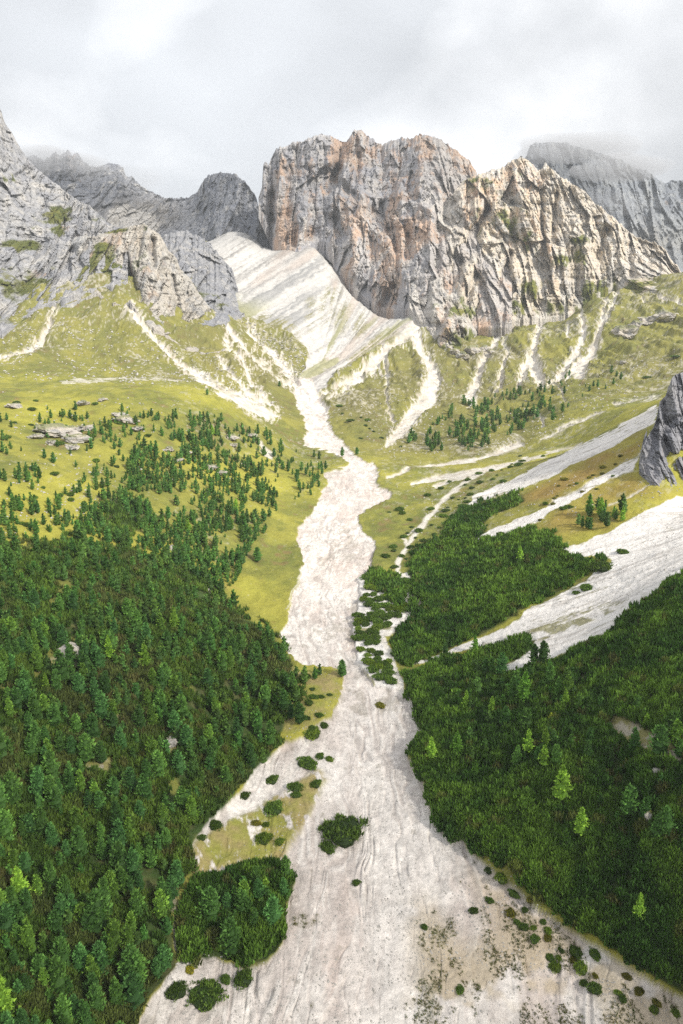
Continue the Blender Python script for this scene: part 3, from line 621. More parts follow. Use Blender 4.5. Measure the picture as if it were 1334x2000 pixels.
    return link(name, me, kind='structure')

# far ridge at the head of the valley (left) with the sunlit scree basin below it
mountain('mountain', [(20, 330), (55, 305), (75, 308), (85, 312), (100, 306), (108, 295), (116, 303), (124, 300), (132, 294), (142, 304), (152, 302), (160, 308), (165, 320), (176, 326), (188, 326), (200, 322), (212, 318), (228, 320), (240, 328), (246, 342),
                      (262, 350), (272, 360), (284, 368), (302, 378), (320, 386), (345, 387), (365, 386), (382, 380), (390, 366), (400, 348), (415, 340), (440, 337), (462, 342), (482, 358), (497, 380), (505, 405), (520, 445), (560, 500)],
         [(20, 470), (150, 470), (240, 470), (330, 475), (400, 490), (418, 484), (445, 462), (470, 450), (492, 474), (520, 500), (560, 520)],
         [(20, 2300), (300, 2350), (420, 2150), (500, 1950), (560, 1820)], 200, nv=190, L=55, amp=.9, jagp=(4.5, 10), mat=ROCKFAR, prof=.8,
         ybase=[(20, 1800), (200, 1850), (330, 1850), (400, 1800), (420, 1690), (470, 1800), (560, 1760)], orange=[(140, 335, 14, 26, .5)], og=-.25, gg=-.9, back=700, extend=60, chutes=([(230, 425, 20), (290, 440, 22)],), tone=(.58, .61, .69),  # tone puts distance haze and cloud shade into the rock colour
         warm=lambda u, v: blobs(u, v, [(270, 420, 75, 30, 1.5)]))  # warm blob: patch of sunlight painted into the basin's colour
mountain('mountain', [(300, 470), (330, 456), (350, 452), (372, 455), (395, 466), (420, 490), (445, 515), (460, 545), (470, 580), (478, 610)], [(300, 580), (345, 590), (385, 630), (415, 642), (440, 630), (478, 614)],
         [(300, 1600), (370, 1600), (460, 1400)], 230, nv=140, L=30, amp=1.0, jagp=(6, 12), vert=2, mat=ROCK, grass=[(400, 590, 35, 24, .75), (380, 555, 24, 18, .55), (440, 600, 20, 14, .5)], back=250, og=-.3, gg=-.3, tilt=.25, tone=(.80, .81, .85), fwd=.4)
# far table summit on the right
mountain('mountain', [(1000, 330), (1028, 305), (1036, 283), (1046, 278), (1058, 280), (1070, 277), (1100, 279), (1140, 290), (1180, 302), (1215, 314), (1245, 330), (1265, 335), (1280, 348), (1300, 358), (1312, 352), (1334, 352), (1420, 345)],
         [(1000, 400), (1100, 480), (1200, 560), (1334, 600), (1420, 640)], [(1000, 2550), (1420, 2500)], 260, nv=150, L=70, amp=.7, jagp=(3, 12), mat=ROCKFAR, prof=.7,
         ybase=[(1000, 2200), (1420, 1900)], tone=(.64, .69, .76), og=-.2, gg=-.9, back=800, warm=lambda u, v: blobs(u, v, [(1290, 470, 80, 40, .7)]))  # bluish tone: haze of distance mixed into the rock colour
# the great wall
mountain('mountain', [(505, 385), (512, 365), (514, 322), (519, 314), (524, 322), (529, 312), (538, 292), (560, 285), (572, 280), (590, 277), (598, 272), (625, 263), (645, 266), (668, 276), (678, 276), (690, 258), (702, 253), (712, 262), (730, 275),
                      (748, 284), (760, 276), (785, 270), (803, 272), (818, 263), (832, 263), (850, 268), (870, 280), (895, 298), (915, 312), (927, 330), (932, 342), (960, 360), (1000, 400)],
         [(505, 400), (520, 435), (536, 470), (560, 486), (588, 494), (606, 480), (630, 472), (650, 490), (655, 530), (690, 560), (715, 585), (740, 600), (775, 606), (820, 608), (860, 640), (1000, 640)],
         [(505, 1790), (530, 1790), (700, 1850), (830, 1800), (1000, 1700)], 300, nv=330, L=52, amp=.95, jagp=(4, 7), prof=1.25, mat=ROCK,
         clefts=([70, (666, 280, 10), (655, 330, 9), (640, 370, 12)], [55, (640, 340, 14), (690, 380, 8)], [60, (527, 380, 7), (528, 430, 8), (532, 460, 6)], [50, (745, 400, 6), (758, 450, 6), (770, 490, 4)], [60, (762, 560, 10), (748, 595, 10)], [45, (650, 430, 12), (670, 460, 8)],
                 [50, (850, 560, 12), (830, 600, 10)], [40, (578, 440, 5), (580, 480, 5)], [40, (792, 500, 9), (796, 460, 8)], [45, (860, 440, 8), (850, 520, 8)], [35, (700, 300, 5), (690, 420, 5)]),
         bulge=[(690, 495, 38, 55, 60), (700, 430, 30, 80, 40), (545, 420, 18, 120, 35), (840, 500, 40, 90, 40), (600, 400, 40, 60, 35)],
         orange=[(550, 400, 20, 70, .5), (572, 465, 30, 28, .5), (640, 460, 30, 20, .3), (770, 400, 16, 60, .25), (880, 330, 30, 30, .2), (690, 320, 18, 20, .35), (700, 430, 28, 50, .42), (655, 350, 12, 12, .1), (820, 285, 20, 22, .4), (605, 460, 14, 24, .3), (800, 430, 26, 70, .25), (825, 460, 28, 30, .4), (760, 520, 26, 50, .25), (910, 330, 18, 18, .35)],
         warm=lambda u, v: sstep(780, 900, u) * .5, og=.12, gg=-.75, tone=(1.04, 1.02, 1.04))
# the sunlit pyramid in front of it
mountain('mountain', [(800, 500), (828, 440), (870, 400), (905, 352), (925, 345), (940, 340), (958, 334), (975, 330), (985, 325), (1000, 314), (1018, 307), (1030, 312), (1042, 322), (1050, 334), (1058, 330), (1066, 320), (1078, 330), (1095, 345), (1120, 360), (1140, 372),
                      (1160, 395), (1185, 415), (1215, 440), (1240, 462), (1262, 470), (1290, 480), (1310, 505), (1334, 535), (1420, 600)],
         [(800, 600), (828, 650), (845, 665), (890, 700), (935, 650), (965, 622), (1000, 626), (1040, 622), (1080, 622), (1120, 610), (1160, 578), (1200, 556), (1250, 575), (1300, 565), (1334, 560), (1420, 610)],
         [(800, 1480), (900, 1560), (1020, 1560), (1200, 1480), (1420, 1560)], 340, nv=330, L=44, amp=1.0, jagp=(4, 9), prof=1.1, mat=ROCK, tilt=.12,
         clefts=([70, (955, 408, 7), (925, 450, 10), (900, 500, 12), (880, 560, 10)], [60, (992, 495, 6), (985, 530, 7), (975, 555, 5)], [35, (1000, 400, 7), (1002, 470, 7)], [40, (1085, 380, 6), (1080, 450, 6)], [45, (1180, 450, 9), (1165, 500, 12)],
                 [40, (880, 590, 8), (860, 640, 8)], [35, (1230, 480, 6), (1240, 540, 8)], [30, (1050, 400, 6), (1060, 500, 7)], [45, (930, 520, 6), (915, 590, 8)]),
         bulge=[(860, 600, 30, 80, 45), (930, 400, 25, 50, 30), (1010, 360, 30, 40, 25)],
         orange=[(930, 400, 34, 40, .42), (1000, 360, 45, 36, .36), (1060, 360, 30, 30, .26), (940, 560, 22, 30, .2), (1120, 440, 40, 50, .15), (1220, 490, 30, 30, .2)],
         grass=[(1120, 470, 18, 10, .55), (1100, 510, 18, 16, .7), (1135, 500, 22, 22, .75), (1140, 465, 14, 14, .6), (960, 610, 30, 18, .55), (1010, 605, 26, 20, .5), (1090, 600, 22, 14, .45), (1190, 550, 16, 24, .5), (1200, 560, 60, 16, .35), (1040, 560, 40, 16, .4), (900, 610, 24, 10, .5), (1160, 590, 30, 20, .55), (1300, 565, 50, 16, .5), (900, 680, 30, 20, .45), (960, 650, 60, 14, .5)],
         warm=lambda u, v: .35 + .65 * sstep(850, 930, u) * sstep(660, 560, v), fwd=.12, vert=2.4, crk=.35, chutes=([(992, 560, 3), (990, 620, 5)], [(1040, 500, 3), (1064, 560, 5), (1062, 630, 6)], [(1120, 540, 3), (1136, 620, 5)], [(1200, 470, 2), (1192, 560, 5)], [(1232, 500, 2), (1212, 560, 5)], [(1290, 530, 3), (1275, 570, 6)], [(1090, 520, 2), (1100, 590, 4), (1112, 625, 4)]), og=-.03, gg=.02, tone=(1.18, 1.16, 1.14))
# big face on the left edge
mountain('mountain', [(-140, 40), (-40, 165), (0, 212), (10, 240), (25, 262), (40, 290), (58, 315), (75, 332), (100, 352), (125, 372), (150, 390), (175, 402), (195, 420), (212, 436), (230, 445), (250, 452)],
         [(-140, 670), (0, 655), (40, 630), (75, 600), (110, 590), (150, 575), (200, 560), (250, 550)], [(-140, 1350), (0, 1350), (120, 1300), (250, 1120)], 380, nv=330, L=30, amp=1.0, jagp=(2.5, 10), prof=.9, mat=ROCK, tilt=.3,
         grass=[(15, 350, 20, 12, .6), (110, 415, 30, 18, .7), (120, 455, 22, 12, .6), (45, 480, 45, 14, .75), (10, 520, 26, 30, .45), (30, 560, 60, 30, .35), (40, 620, 60, 30, .45), (160, 430, 40, 8, .5)],
         orange=[(130, 445, 14, 12, .6), (150, 462, 10, 10, .5), (70, 540, 20, 10, .25)], og=-.2, gg=-.06, back=420, tone=(.92, .92, .94))
# promontory with the flat turf top
mountain('mountain', [(118, 560), (128, 520), (138, 470), (150, 462), (185, 462), (215, 452), (240, 446), (262, 441), (282, 437), (292, 446), (310, 456), (320, 470), (330, 492), (345, 505), (352, 525), (372, 545), (390, 575), (410, 600), (425, 618), (436, 650), (440, 672)],
         [(118, 600), (150, 590), (190, 572), (215, 590), (240, 598), (255, 590), (275, 620), (300, 640), (330, 660), (360, 680), (400, 690), (430, 686), (440, 680)],
         [(118, 1150), (180, 1110), (290, 1090), (350, 1100), (440, 1080)], 420, nv=230, L=26, amp=.85, jagp=(2.5, 7), prof=.8, mat=ROCK,
         clefts=([55, (246, 500, 5), (252, 545, 8), (262, 585, 6)], [30, (300, 470, 5), (300, 520, 6)], [40, (140, 490, 8), (138, 540, 8)], [25, (340, 540, 5), (350, 620, 6)]),
         bulge=[(310, 560, 40, 90, 30), (215, 480, 40, 30, 20)],
         orange=[(310, 545, 40, 40, .36), (250, 465, 36, 16, .3), (170, 490, 12, 16, .35), (400, 680, 12, 10, .4), (350, 600, 20, 20, .2)],
         grass=[(200, 480, 16, 8, .6), (195, 530, 40, 20, .35), (225, 540, 20, 30, .3), (160, 555, 20, 20, .4), (330, 630, 20, 20, .3), (390, 660, 20, 20, .35), (200, 448, 60, 8, .9), (180, 580, 30, 14, .5)], og=-.05, gg=-.02, back=260,
         warm=lambda u, v: .65 * sstep(150, 200, u))
# dark crag at the right edge
mountain('mountain', [(1248, 905), (1254, 875), (1262, 856), (1276, 836), (1284, 810), (1288, 786), (1298, 776), (1306, 755), (1312, 738), (1324, 730), (1334, 726), (1400, 690), (1500, 600)],
         [(1248, 920), (1262, 945), (1290, 957), (1334, 962), (1400, 950), (1500, 930)], [(1248, 372), (1300, 395), (1400, 410), (1500, 420)], 460, nu=280, nv=300, L=9, amp=.9, jagp=(2.5, 14), prof=.9, mat=ROCKNEAR, tone=(.72, .72, .76),
         orange=[(1296, 880, 10, 34, .75), (1278, 930, 14, 20, .3)], og=-.35, gg=-.7, back=60, extend=20, clefts=([7, (1298, 860, 6), (1310, 895, 8), (1334, 885, 6)], [5, (1300, 830, 5), (1334, 812, 5)]))

# ------------------------------------------------------------------ leaf clumps
def clump_tris(c, d, size, rs, wide=.45):
    """one leaf-clump triangle per centre c, pointing along d"""
    n = len(c); r = rs.normal(size=(n, 3)); s = np.cross(d, r); s /= np.linalg.norm(s, axis=1)[:, None] + 1e-9
    sz = size[:, None]
    a = c - s * sz * wide - d * sz * .35; b = c + s * sz * wide - d * sz * .35; t = c + d * sz * .85
    return np.stack([a, b, t], 1)
def tri_mesh(name, T, colr, mat, smooth=False):
    n = len(T); me = np_mesh(name, T.reshape(-1, 3), np.arange(n * 3).reshape(n, 3), mat, np.repeat(colr, 3, 0), smooth); return me
def core_join(T, c, H, Rr, kind, base):
    """inside of the crown: a lobed closed body, darker than the boughs that grow out of it"""
    n = 9; zs = (.10, .2, .42, .66, .86, .97); rr = (.35, .66, .66, .47, .24, .02) if kind == 'pine' else (.4, .62, .46, .3, .14, .02)
    P = np.array([[(math.cos(i * 6.283 / n + k) * Rr * r * (1 + .2 * math.sin(3 * i + k * 2)), math.sin(i * 6.283 / n + k) * Rr * r * (1 + .2 * math.sin(3 * i + k * 2)), H * z) for i in range(n)] for k, (z, r) in enumerate(zip(zs, rr))])
    t = []
    for k in range(5):
        for i in range(n):
            j = (i + 1) % n; t += [(P[k, i], P[k, j], P[k + 1, j]), (P[k, i], P[k + 1, j], P[k + 1, i])]
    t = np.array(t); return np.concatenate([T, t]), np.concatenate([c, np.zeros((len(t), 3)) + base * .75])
def pine_tris(seed, n, H=9.0, Rr=2.6, kind='pine'):
    """crown of a young stone pine or larch: whorled boughs of needle clumps round a tapering axis"""
    rs = np.random.default_rng(seed); nb = max(14, n // 11)
    h = np.sort(rs.uniform(0, 1, nb)) ** .9; ph = np.cumsum(rs.uniform(1.6, 3.0, nb))
    if kind == 'pine': prof = np.minimum(1, .55 + 2.2 * h) * (1 - h) ** .58 * 1.02 + .06
    else: prof = (1 - h) ** .85 * np.minimum(1, .5 + 4 * h) + .03
    lop = 1 + .22 * np.sin(ph + rs.uniform(0, 6)); ln = Rr * prof * rs.uniform(.72, 1.15, nb) * lop
    z0 = H * (.10 + .88 * h)
    up = (.35 if kind == 'pine' else .05)
    k = max(4, n // nb); cs = []; ds = []; sz = []; cl = []
    dark = rs.uniform(.62, 1.25, nb)
    for i in range(nb):
        rr = np.linspace(.35, 1, k) ** .8 if h[i] < .9 else np.linspace(.1, 1, k)
        u = np.array([math.cos(ph[i]), math.sin(ph[i]), 0])
        p = u[None] * (rr * ln[i])[:, None]; p[:, 2] = z0[i] + rr * ln[i] * up * (1 if kind == 'pine' else .3) + rs.normal(0, .06 * H / 9, k)
        side = np.array([-u[1], u[0], 0]); p = p + side[None] * (rs.normal(0, .26, k) * ln[i] * rr * 1.0)[:, None]
        p[:, 2] += rs.normal(0, .10, k)
        d = u[None] * .75 + rs.normal(0, .35, (k, 3)) + np.array([0, 0, .75 if kind == 'pine' else .35]); d /= np.linalg.norm(d, axis=1)[:, None]
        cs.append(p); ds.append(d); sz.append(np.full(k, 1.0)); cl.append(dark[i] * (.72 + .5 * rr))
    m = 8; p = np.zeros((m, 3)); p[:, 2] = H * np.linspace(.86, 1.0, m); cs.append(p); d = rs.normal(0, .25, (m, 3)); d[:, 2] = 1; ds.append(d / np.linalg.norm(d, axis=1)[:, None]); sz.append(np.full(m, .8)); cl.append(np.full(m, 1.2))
    c = np.concatenate(cs); d = np.concatenate(ds); s = np.concatenate(sz) * (Rr * 4.6 / math.sqrt(n) + .12) * rs.uniform(.7, 1.3, len(c)); cl = np.concatenate(cl)
    T = clump_tris(c, d, s, rs, .42)
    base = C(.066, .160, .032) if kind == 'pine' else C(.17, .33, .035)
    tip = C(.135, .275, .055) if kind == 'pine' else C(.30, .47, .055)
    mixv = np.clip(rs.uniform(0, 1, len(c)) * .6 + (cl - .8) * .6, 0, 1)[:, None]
    return core_join(T, (base + (tip - base) * mixv) * cl[:, None], H, Rr, kind, base)

def trunk_mesh(H, r=.16):
    V = []; n = 6
    for z, k in ((-.6, 1.25), (.0, 1.1), (H * .25, .85), (H * .6, .5), (H * .93, .12)):
        for i in range(n): V.append((math.cos(i * 6.283 / n) * r * k + .05 * math.sin(z), math.sin(i * 6.283 / n) * r * k, z))
    F = [(a * n + i, a * n + (i + 1) % n, (a + 1) * n + (i + 1) % n, (a + 1) * n + i) for a in range(4) for i in range(n)]
    # a few dead lower limbs
    me = np_mesh('trunk', np.array(V), np.array(F), BARK)
    return me
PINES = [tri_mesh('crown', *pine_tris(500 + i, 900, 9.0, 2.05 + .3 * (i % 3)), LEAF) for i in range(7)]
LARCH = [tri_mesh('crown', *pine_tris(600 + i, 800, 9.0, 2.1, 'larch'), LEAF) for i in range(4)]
PTRUNK = [trunk_mesh(9.0)]
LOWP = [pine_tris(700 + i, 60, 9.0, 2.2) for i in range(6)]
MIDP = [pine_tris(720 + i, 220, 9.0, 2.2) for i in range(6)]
LEAFTINT = {}
def tinted(mesh, key, f):
    k = (mesh.name, key)
    if k not in LEAFTINT:
        m = mesh.copy(); a = m.color_attributes['Col']; c = np.empty(len(a.data) * 4, np.float32); a.data.foreach_get('color', c); c = c.reshape(-1, 4); c[:, :3] *= f; a.data.foreach_set('color', c.ravel()); LEAFTINT[k] = m
    return LEAFTINT[k]
def tree(name, u, v, size, label, cat, group=None, kind='pine', proto=[{}], tint=None, width=1.0, at=None):
    if at is None:
        X, Y, Z = (float(q[0]) for q in hit(u, v))
    else: X, Y, Z = at
    if not math.isfinite(Y): return None
    o = bpy.data.objects.new(name, None); scene.collection.objects.link(o); o.empty_display_size = .5
    s = size / 9.0
    o.location = (X, Y, Z - .15 + (.7 if u > 690 and v > 1040 else 0)); o.scale = (s * width, s * width, s); o.rotation_euler = (rng.normal(0, .03), rng.normal(0, .03), rng.uniform(0, 6.28))
    o['label'] = label; o['category'] = cat
    if group: o['group'] = group
    me = (PINES if kind == 'pine' else LARCH)[int(rng.integers(0, 7 if kind == 'pine' else 4))]
    if tint: me = tinted(me, tint[0], C(*tint[1]))
    c = bpy.data.objects.new('crown', me); scene.collection.objects.link(c); c.parent = o
    t = bpy.data.objects.new('trunk', PTRUNK[0]); scene.collection.objects.link(t); t.parent = o
    return o

MARKS = [(128, 1272, 'the large pale boulder'), (335, 1450, 'the white forest boulder'), (285, 1290, 'the light green forest larch'), (40, 1740, 'the lime green larch'), (554, 1292, 'the grey riverside boulder'), (500, 1625, 'the turf patch'),
 (350, 1790, 'the path gap'), (460, 1780, 'the thicket island'), (1092, 1550, 'the tallest larch'), (1272, 1595, 'the turf topped block'), (948, 1262, 'the dark block in the scree'), (1022, 1360, 'the big soft green larch'), (190, 1560, 'the middle of the lower forest'),
 (60, 1450, 'the forest left of the white boulder'), (400, 1500, 'the forest edge above the turf patch'), (265, 1960, 'the bottom tip of the forest'), (60, 1920, 'the bottom left corner'), (450, 1320, 'the forest below the flat meadow'), (240, 1005, 'the dark round thicket'), (600, 1370, 'the turf spit'),
 (668, 1615, 'the largest riverbed shrub'), (400, 1938, 'the widest gravel shrub'), (925, 1778, 'the round gravel bush'), (740, 1170, 'the head of the gravel island'), (750, 1290, 'the foot of the gravel island'), (1098, 1090, 'the shrub atop the scree'), (1180, 1010, 'the stand between the screes'),
 (125, 850, 'the meadow outcrops'), (1225, 650, 'the grey crag knob'), (480, 870, 'the crest outcrops'), (850, 1000, 'the valley path'), (780, 997, 'the paired meadow shrubs'), (690, 850, 'the ravine mouth'), (1150, 1880, 'the dry stony strip'), (1010, 900, 'the upper washes'), (920, 790, 'the foot of the sunlit mountain'), (1060, 360, 'x')][:-1]
DIRS = ['right of', 'below and right of', 'straight below', 'below and left of', 'left of', 'above and left of', 'straight above', 'above and right of']
ORD = ['nearest', 'second', 'third', 'fourth', 'fifth', 'sixth', 'seventh', 'eighth', 'ninth', 'tenth', 'eleventh', 'twelfth', 'thirteenth', 'fourteenth', 'fifteenth']
RANKED = []
def rank(o, u, v, noun, look): RANKED.append((o, u, v, noun, look))
def finish_labels():
    cells = {}
    for o, u, v, noun, look in RANKED:
        d = [math.hypot(u - a, v - b) for a, b, _ in MARKS]; i = int(np.argmin(d)); a, b, nm = MARKS[i]
        k = int(round(math.atan2(v - b, u - a) / (math.pi / 4))) % 8
        cells.setdefault((i, k, noun), []).append((d[i], o, look))
    for (i, k, noun), rows in cells.items():
        rows.sort(key=lambda r: r[0])
        for n, (d, o, look) in enumerate(rows):
            w = ('only' if len(rows) == 1 else ORD[min(n, 14)]); o['label'] = f'{look} {noun}, {w} {DIRS[k]} {MARKS[i][2]}'
# ------------------------------------------------------------------ where the pines stand: (outline, number, height range, label, clumping)
def in_poly(poly, n, seed, clump=None):
    rs = np.random.default_rng(seed); p = np.array(poly, float); lo, hi = p.min(0), p.max(0); out = []
    U = rs.uniform(lo[0], hi[0], n * 14); Vv = rs.uniform(lo[1], hi[1], n * 14)
    ins = np.zeros(len(U), bool)
    for (ax, ay), (bx_, by_) in zip(p, np.roll(p, -1, 0)):
        if ay == by_: continue
        ins ^= ((ay > Vv) != (by_ > Vv)) & (U < (bx_ - ax) * (Vv - ay) / (by_ - ay) + ax)
    if clump is not None:
        sc, th = clump; k = fbm(U / sc, Vv / (sc * .6), octv=3, seed=seed); ins &= (k > th) | (rs.uniform(0, 1, len(U)) < .06)
    U, Vv = U[ins], Vv[ins]; return U[:n], Vv[:n]
LANDMARKS = []
ZONES = [
 ([(-60, 1600), (420, 1600), (375, 1650), (365, 1700), (335, 1790), (340, 1880), (290, 1935), (260, 2000), (240, 2080), (-60, 2080)], 270, (5.2, 9.2), 'dark green pine in the dense forest at the bottom left, below the pale boulder', 'pines of the lower left forest', None),
 ([(-60, 1310), (590, 1310), (588, 1370), (550, 1410), (552, 1450), (515, 1500), (460, 1550), (420, 1600), (-60, 1600)], 330, (5.5, 9.0), 'blue green pine in the middle of the left forest beside the dry riverbed', 'pines of the middle left forest', None),
 ([(-60, 1085), (60, 1065), (150, 1055), (250, 1068), (330, 1095), (410, 1130), (455, 1180), (480, 1210), (550, 1262), (575, 1310), (-60, 1310)], 520, (5.0, 8.5), 'dark pine in the upper left forest below the open grassy slope', 'pines of the upper left forest', None),
 ([(260, 880), (330, 850), (420, 850), (500, 900), (540, 960), (545, 1010), (500, 1060), (480, 1100), (440, 1175), (330, 1100), (220, 1060), (150, 1050), (160, 1000), (240, 960)], 1300, (3.8, 7.6), 'small pine on the bright grassy slope above the left forest', 'pines thinning out on the left slope', (45, -.2)),
 ([(0, 800), (250, 780), (330, 830), (300, 900), (230, 960), (120, 1050), (0, 1085)], 260, (3.5, 7.0), 'lone small pine on the open upper left meadow', 'scattered meadow pines', (50, .0)),
 ([(320, 810), (420, 815), (520, 850), (640, 905), (625, 960), (580, 980), (520, 930), (430, 880), (330, 860)], 200, (4.0, 8.0), 'small pine on the grassy crest beside the upper riverbed', 'pines on the crest', (30, -.1)),
 ([(780, 870), (860, 820), (900, 790), (1000, 770), (1080, 745), (1060, 800), (1010, 850), (930, 880), (830, 885)], 210, (6, 12), 'distant pine on the stony slope under the sunlit mountain', 'pines under the mountain', (35, -.15)),
 ([(1040, 760), (1100, 735), (1230, 725), (1240, 745), (1120, 790), (1080, 830), (1040, 820)], 34, (6, 11), 'distant pine along the moraine crest right of the valley', 'pines on the moraine', None),
 ([(850, 1330), (960, 1300), (1010, 1320), (1130, 1330), (1334, 1400), (1400, 1500), (1400, 1680), (1250, 1660), (1100, 1520), (950, 1500), (820, 1480), (830, 1400)], 74, (4.5, 8.0), 'dark pine rising from the dwarf pine carpet right of the riverbed', 'pines above the dwarf pine carpet', None),
 ([(960, 1310), (1130, 1290), (1120, 1370), (1000, 1380), (950, 1350)], 22, (6, 9.5), 'tall dark pine in the group at the foot of the white scree', 'pines at the scree foot', None),
 ([(545, 1330), (640, 1305), (625, 1330), (600, 1400), (560, 1410)], 16, (4.5, 7.5), 'pine in the small stand on the turf spit left of the riverbed', 'pines on the turf spit', None),
 ([(370, 1760), (480, 1700), (570, 1720), (545, 1790), (530, 1840), (470, 1850), (400, 1820)], 42, (5, 8.0), 'pine standing in the dark thicket island by the lower riverbed', 'pines on the thicket island', None),
 ([(1130, 1010), (1190, 985), (1215, 975), (1225, 1020), (1160, 1045), (1100, 1055)], 16, (6, 10), 'pine in the small stand between the two right screes', 'pines between the screes', None),
]
allp = []
for zi, (poly, n, hr, lab, grp, cl) in enumerate(ZONES):
    U, Vv = in_poly(poly, n, 900 + zi, cl)
    if zi == 0: U = np.r_[U]; 
    X, Y, Z = hit(U, Vv); hs = np.random.default_rng(zi).beta(1.5, 2.0, len(U)) * (hr[1] * 1.12 - hr[0] * .6) + hr[0] * .6
    gx = np.random.default_rng(zi + 50)
    keep = np.ones(len(U), bool); PX = np.stack([X, Y], 1)
    for i in range(len(U)):                           # no two stems closer than about a crown's radius
        if not np.isfinite(Y[i]): keep[i] = False; continue
        d = np.hypot(*(PX[:i][keep[:i]] - PX[i]).T) if i else np.array([9e9])
        if len(d) and d.min() < hs[i] * .27: keep[i] = False
    for i in np.nonzero(keep)[0]: allp.append((hs[i] / math.hypot(Y[i], ZC - Z[i]), X[i], Y[i], Z[i], hs[i], zi, U[i], Vv[i]))
# hand placed pines that one can single out
SINGLE_PINES = [
 (503, 1098, 8.5, 'solitary dark pine on the bright flat meadow beside the white riverbed'), (585, 1415, 8.0, 'bushy round pine at the forest corner beside the riverbed bend'), (255, 1930, 10, 'big stone pine nearest the gravel at the bottom of the left forest'),
 (190, 1820, 10, 'tall pine with a broad crown left of the path gap in the lower forest'), (413, 1800, 9, 'tallest pine in the middle of the thicket island by the riverbed'), (455, 1860, 9, 'broad pine near the lower rim of the thicket island'),
 (1225, 1600, 9, 'dark pine just left of the grey boulder topped with grass'), (1300, 1640, 8, 'dark pine to the right below the grey boulder topped with grass'), (1285, 1480, 8.5, 'dark pine by the bare stony gap on the right slope'),
 (1042, 1300, 7.5, 'dark pointed pine on the lower rim of the right white scree'), (870, 1280, 5, 'small pine beside the valley path under the dwarf pine slope'), (668, 1322, 7, 'pine with thin grey crown on the gravel spit in mid riverbed'),
 (668, 892, 9, 'pine standing alone in the upper riverbed bend'), (697, 888, 7, 'small pine on turf just right of the upper riverbed'), (125, 1335, 11, 'large pine left of the pale boulder in the left forest'), (405, 772, 6, 'lone pine on the skyline of the left meadow crest'),
 (546, 755, 7, 'lone pine on the green far bank above the ravine'), (847, 1062, 5, 'tiny pine beside the valley path at the upper end of the dwarf pine'),
]
allp.sort(key=lambda r: -r[0])
n_ind = 300 - len(SINGLE_PINES)
for u, v, s, lab in SINGLE_PINES: tree('pine_tree', u, v, s, lab, 'pine tree', width=1.12)
TINTS = [None, ('a', (.85, .95, 1.2)), ('b', (1.55, 1.3, .9)), ('c', (.72, .78, .8)), ('d', (1.15, 1.1, 1.0))]
for r in allp[:n_ind]:
    zi = r[5]; ti = int(rng.integers(0, 5)); o = tree('pine_tree', 0, 0, r[4], ZONES[zi][3], 'pine tree', ZONES[zi][4], tint=TINTS[ti], width=rng.uniform(.85, 1.15), at=(r[1], r[2], r[3])); rank(o, r[6], r[7], 'pine', ('small ' if r[4] < 6.4 else 'tall ' if r[4] > 7.6 else '') + ('dark green', 'bluish green', 'fresh green', 'very dark', 'mid green')[ti])
rest = allp[n_ind:]
Ts = []; Cs = []
for j, r in enumerate(rest):
    T, c = (MIDP if r[0] > .018 else LOWP)[j % 6]
    s = r[4] / 9; a = rng.uniform(0, 6.28); ca_, sa_ = math.cos(a) * s * 1.05, math.sin(a) * s * 1.05
    Q = T.copy(); Q[..., 0], Q[..., 1] = T[..., 0] * ca_ - T[..., 1] * sa_, T[..., 0] * sa_ + T[..., 1] * ca_; Q[..., 2] *= s
    Q += np.array([r[1], r[2], r[3] - .2]); Ts.append(Q); Cs.append(c * rng.uniform(.6, 1.3) * np.array([rng.uniform(.85, 1.25), 1, rng.uniform(.8, 1.15)]))
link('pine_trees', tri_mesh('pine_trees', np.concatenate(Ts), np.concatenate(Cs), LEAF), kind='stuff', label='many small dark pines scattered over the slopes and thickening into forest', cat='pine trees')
print('pines', len(allp), 'tris', sum(len(t) for t in Ts))
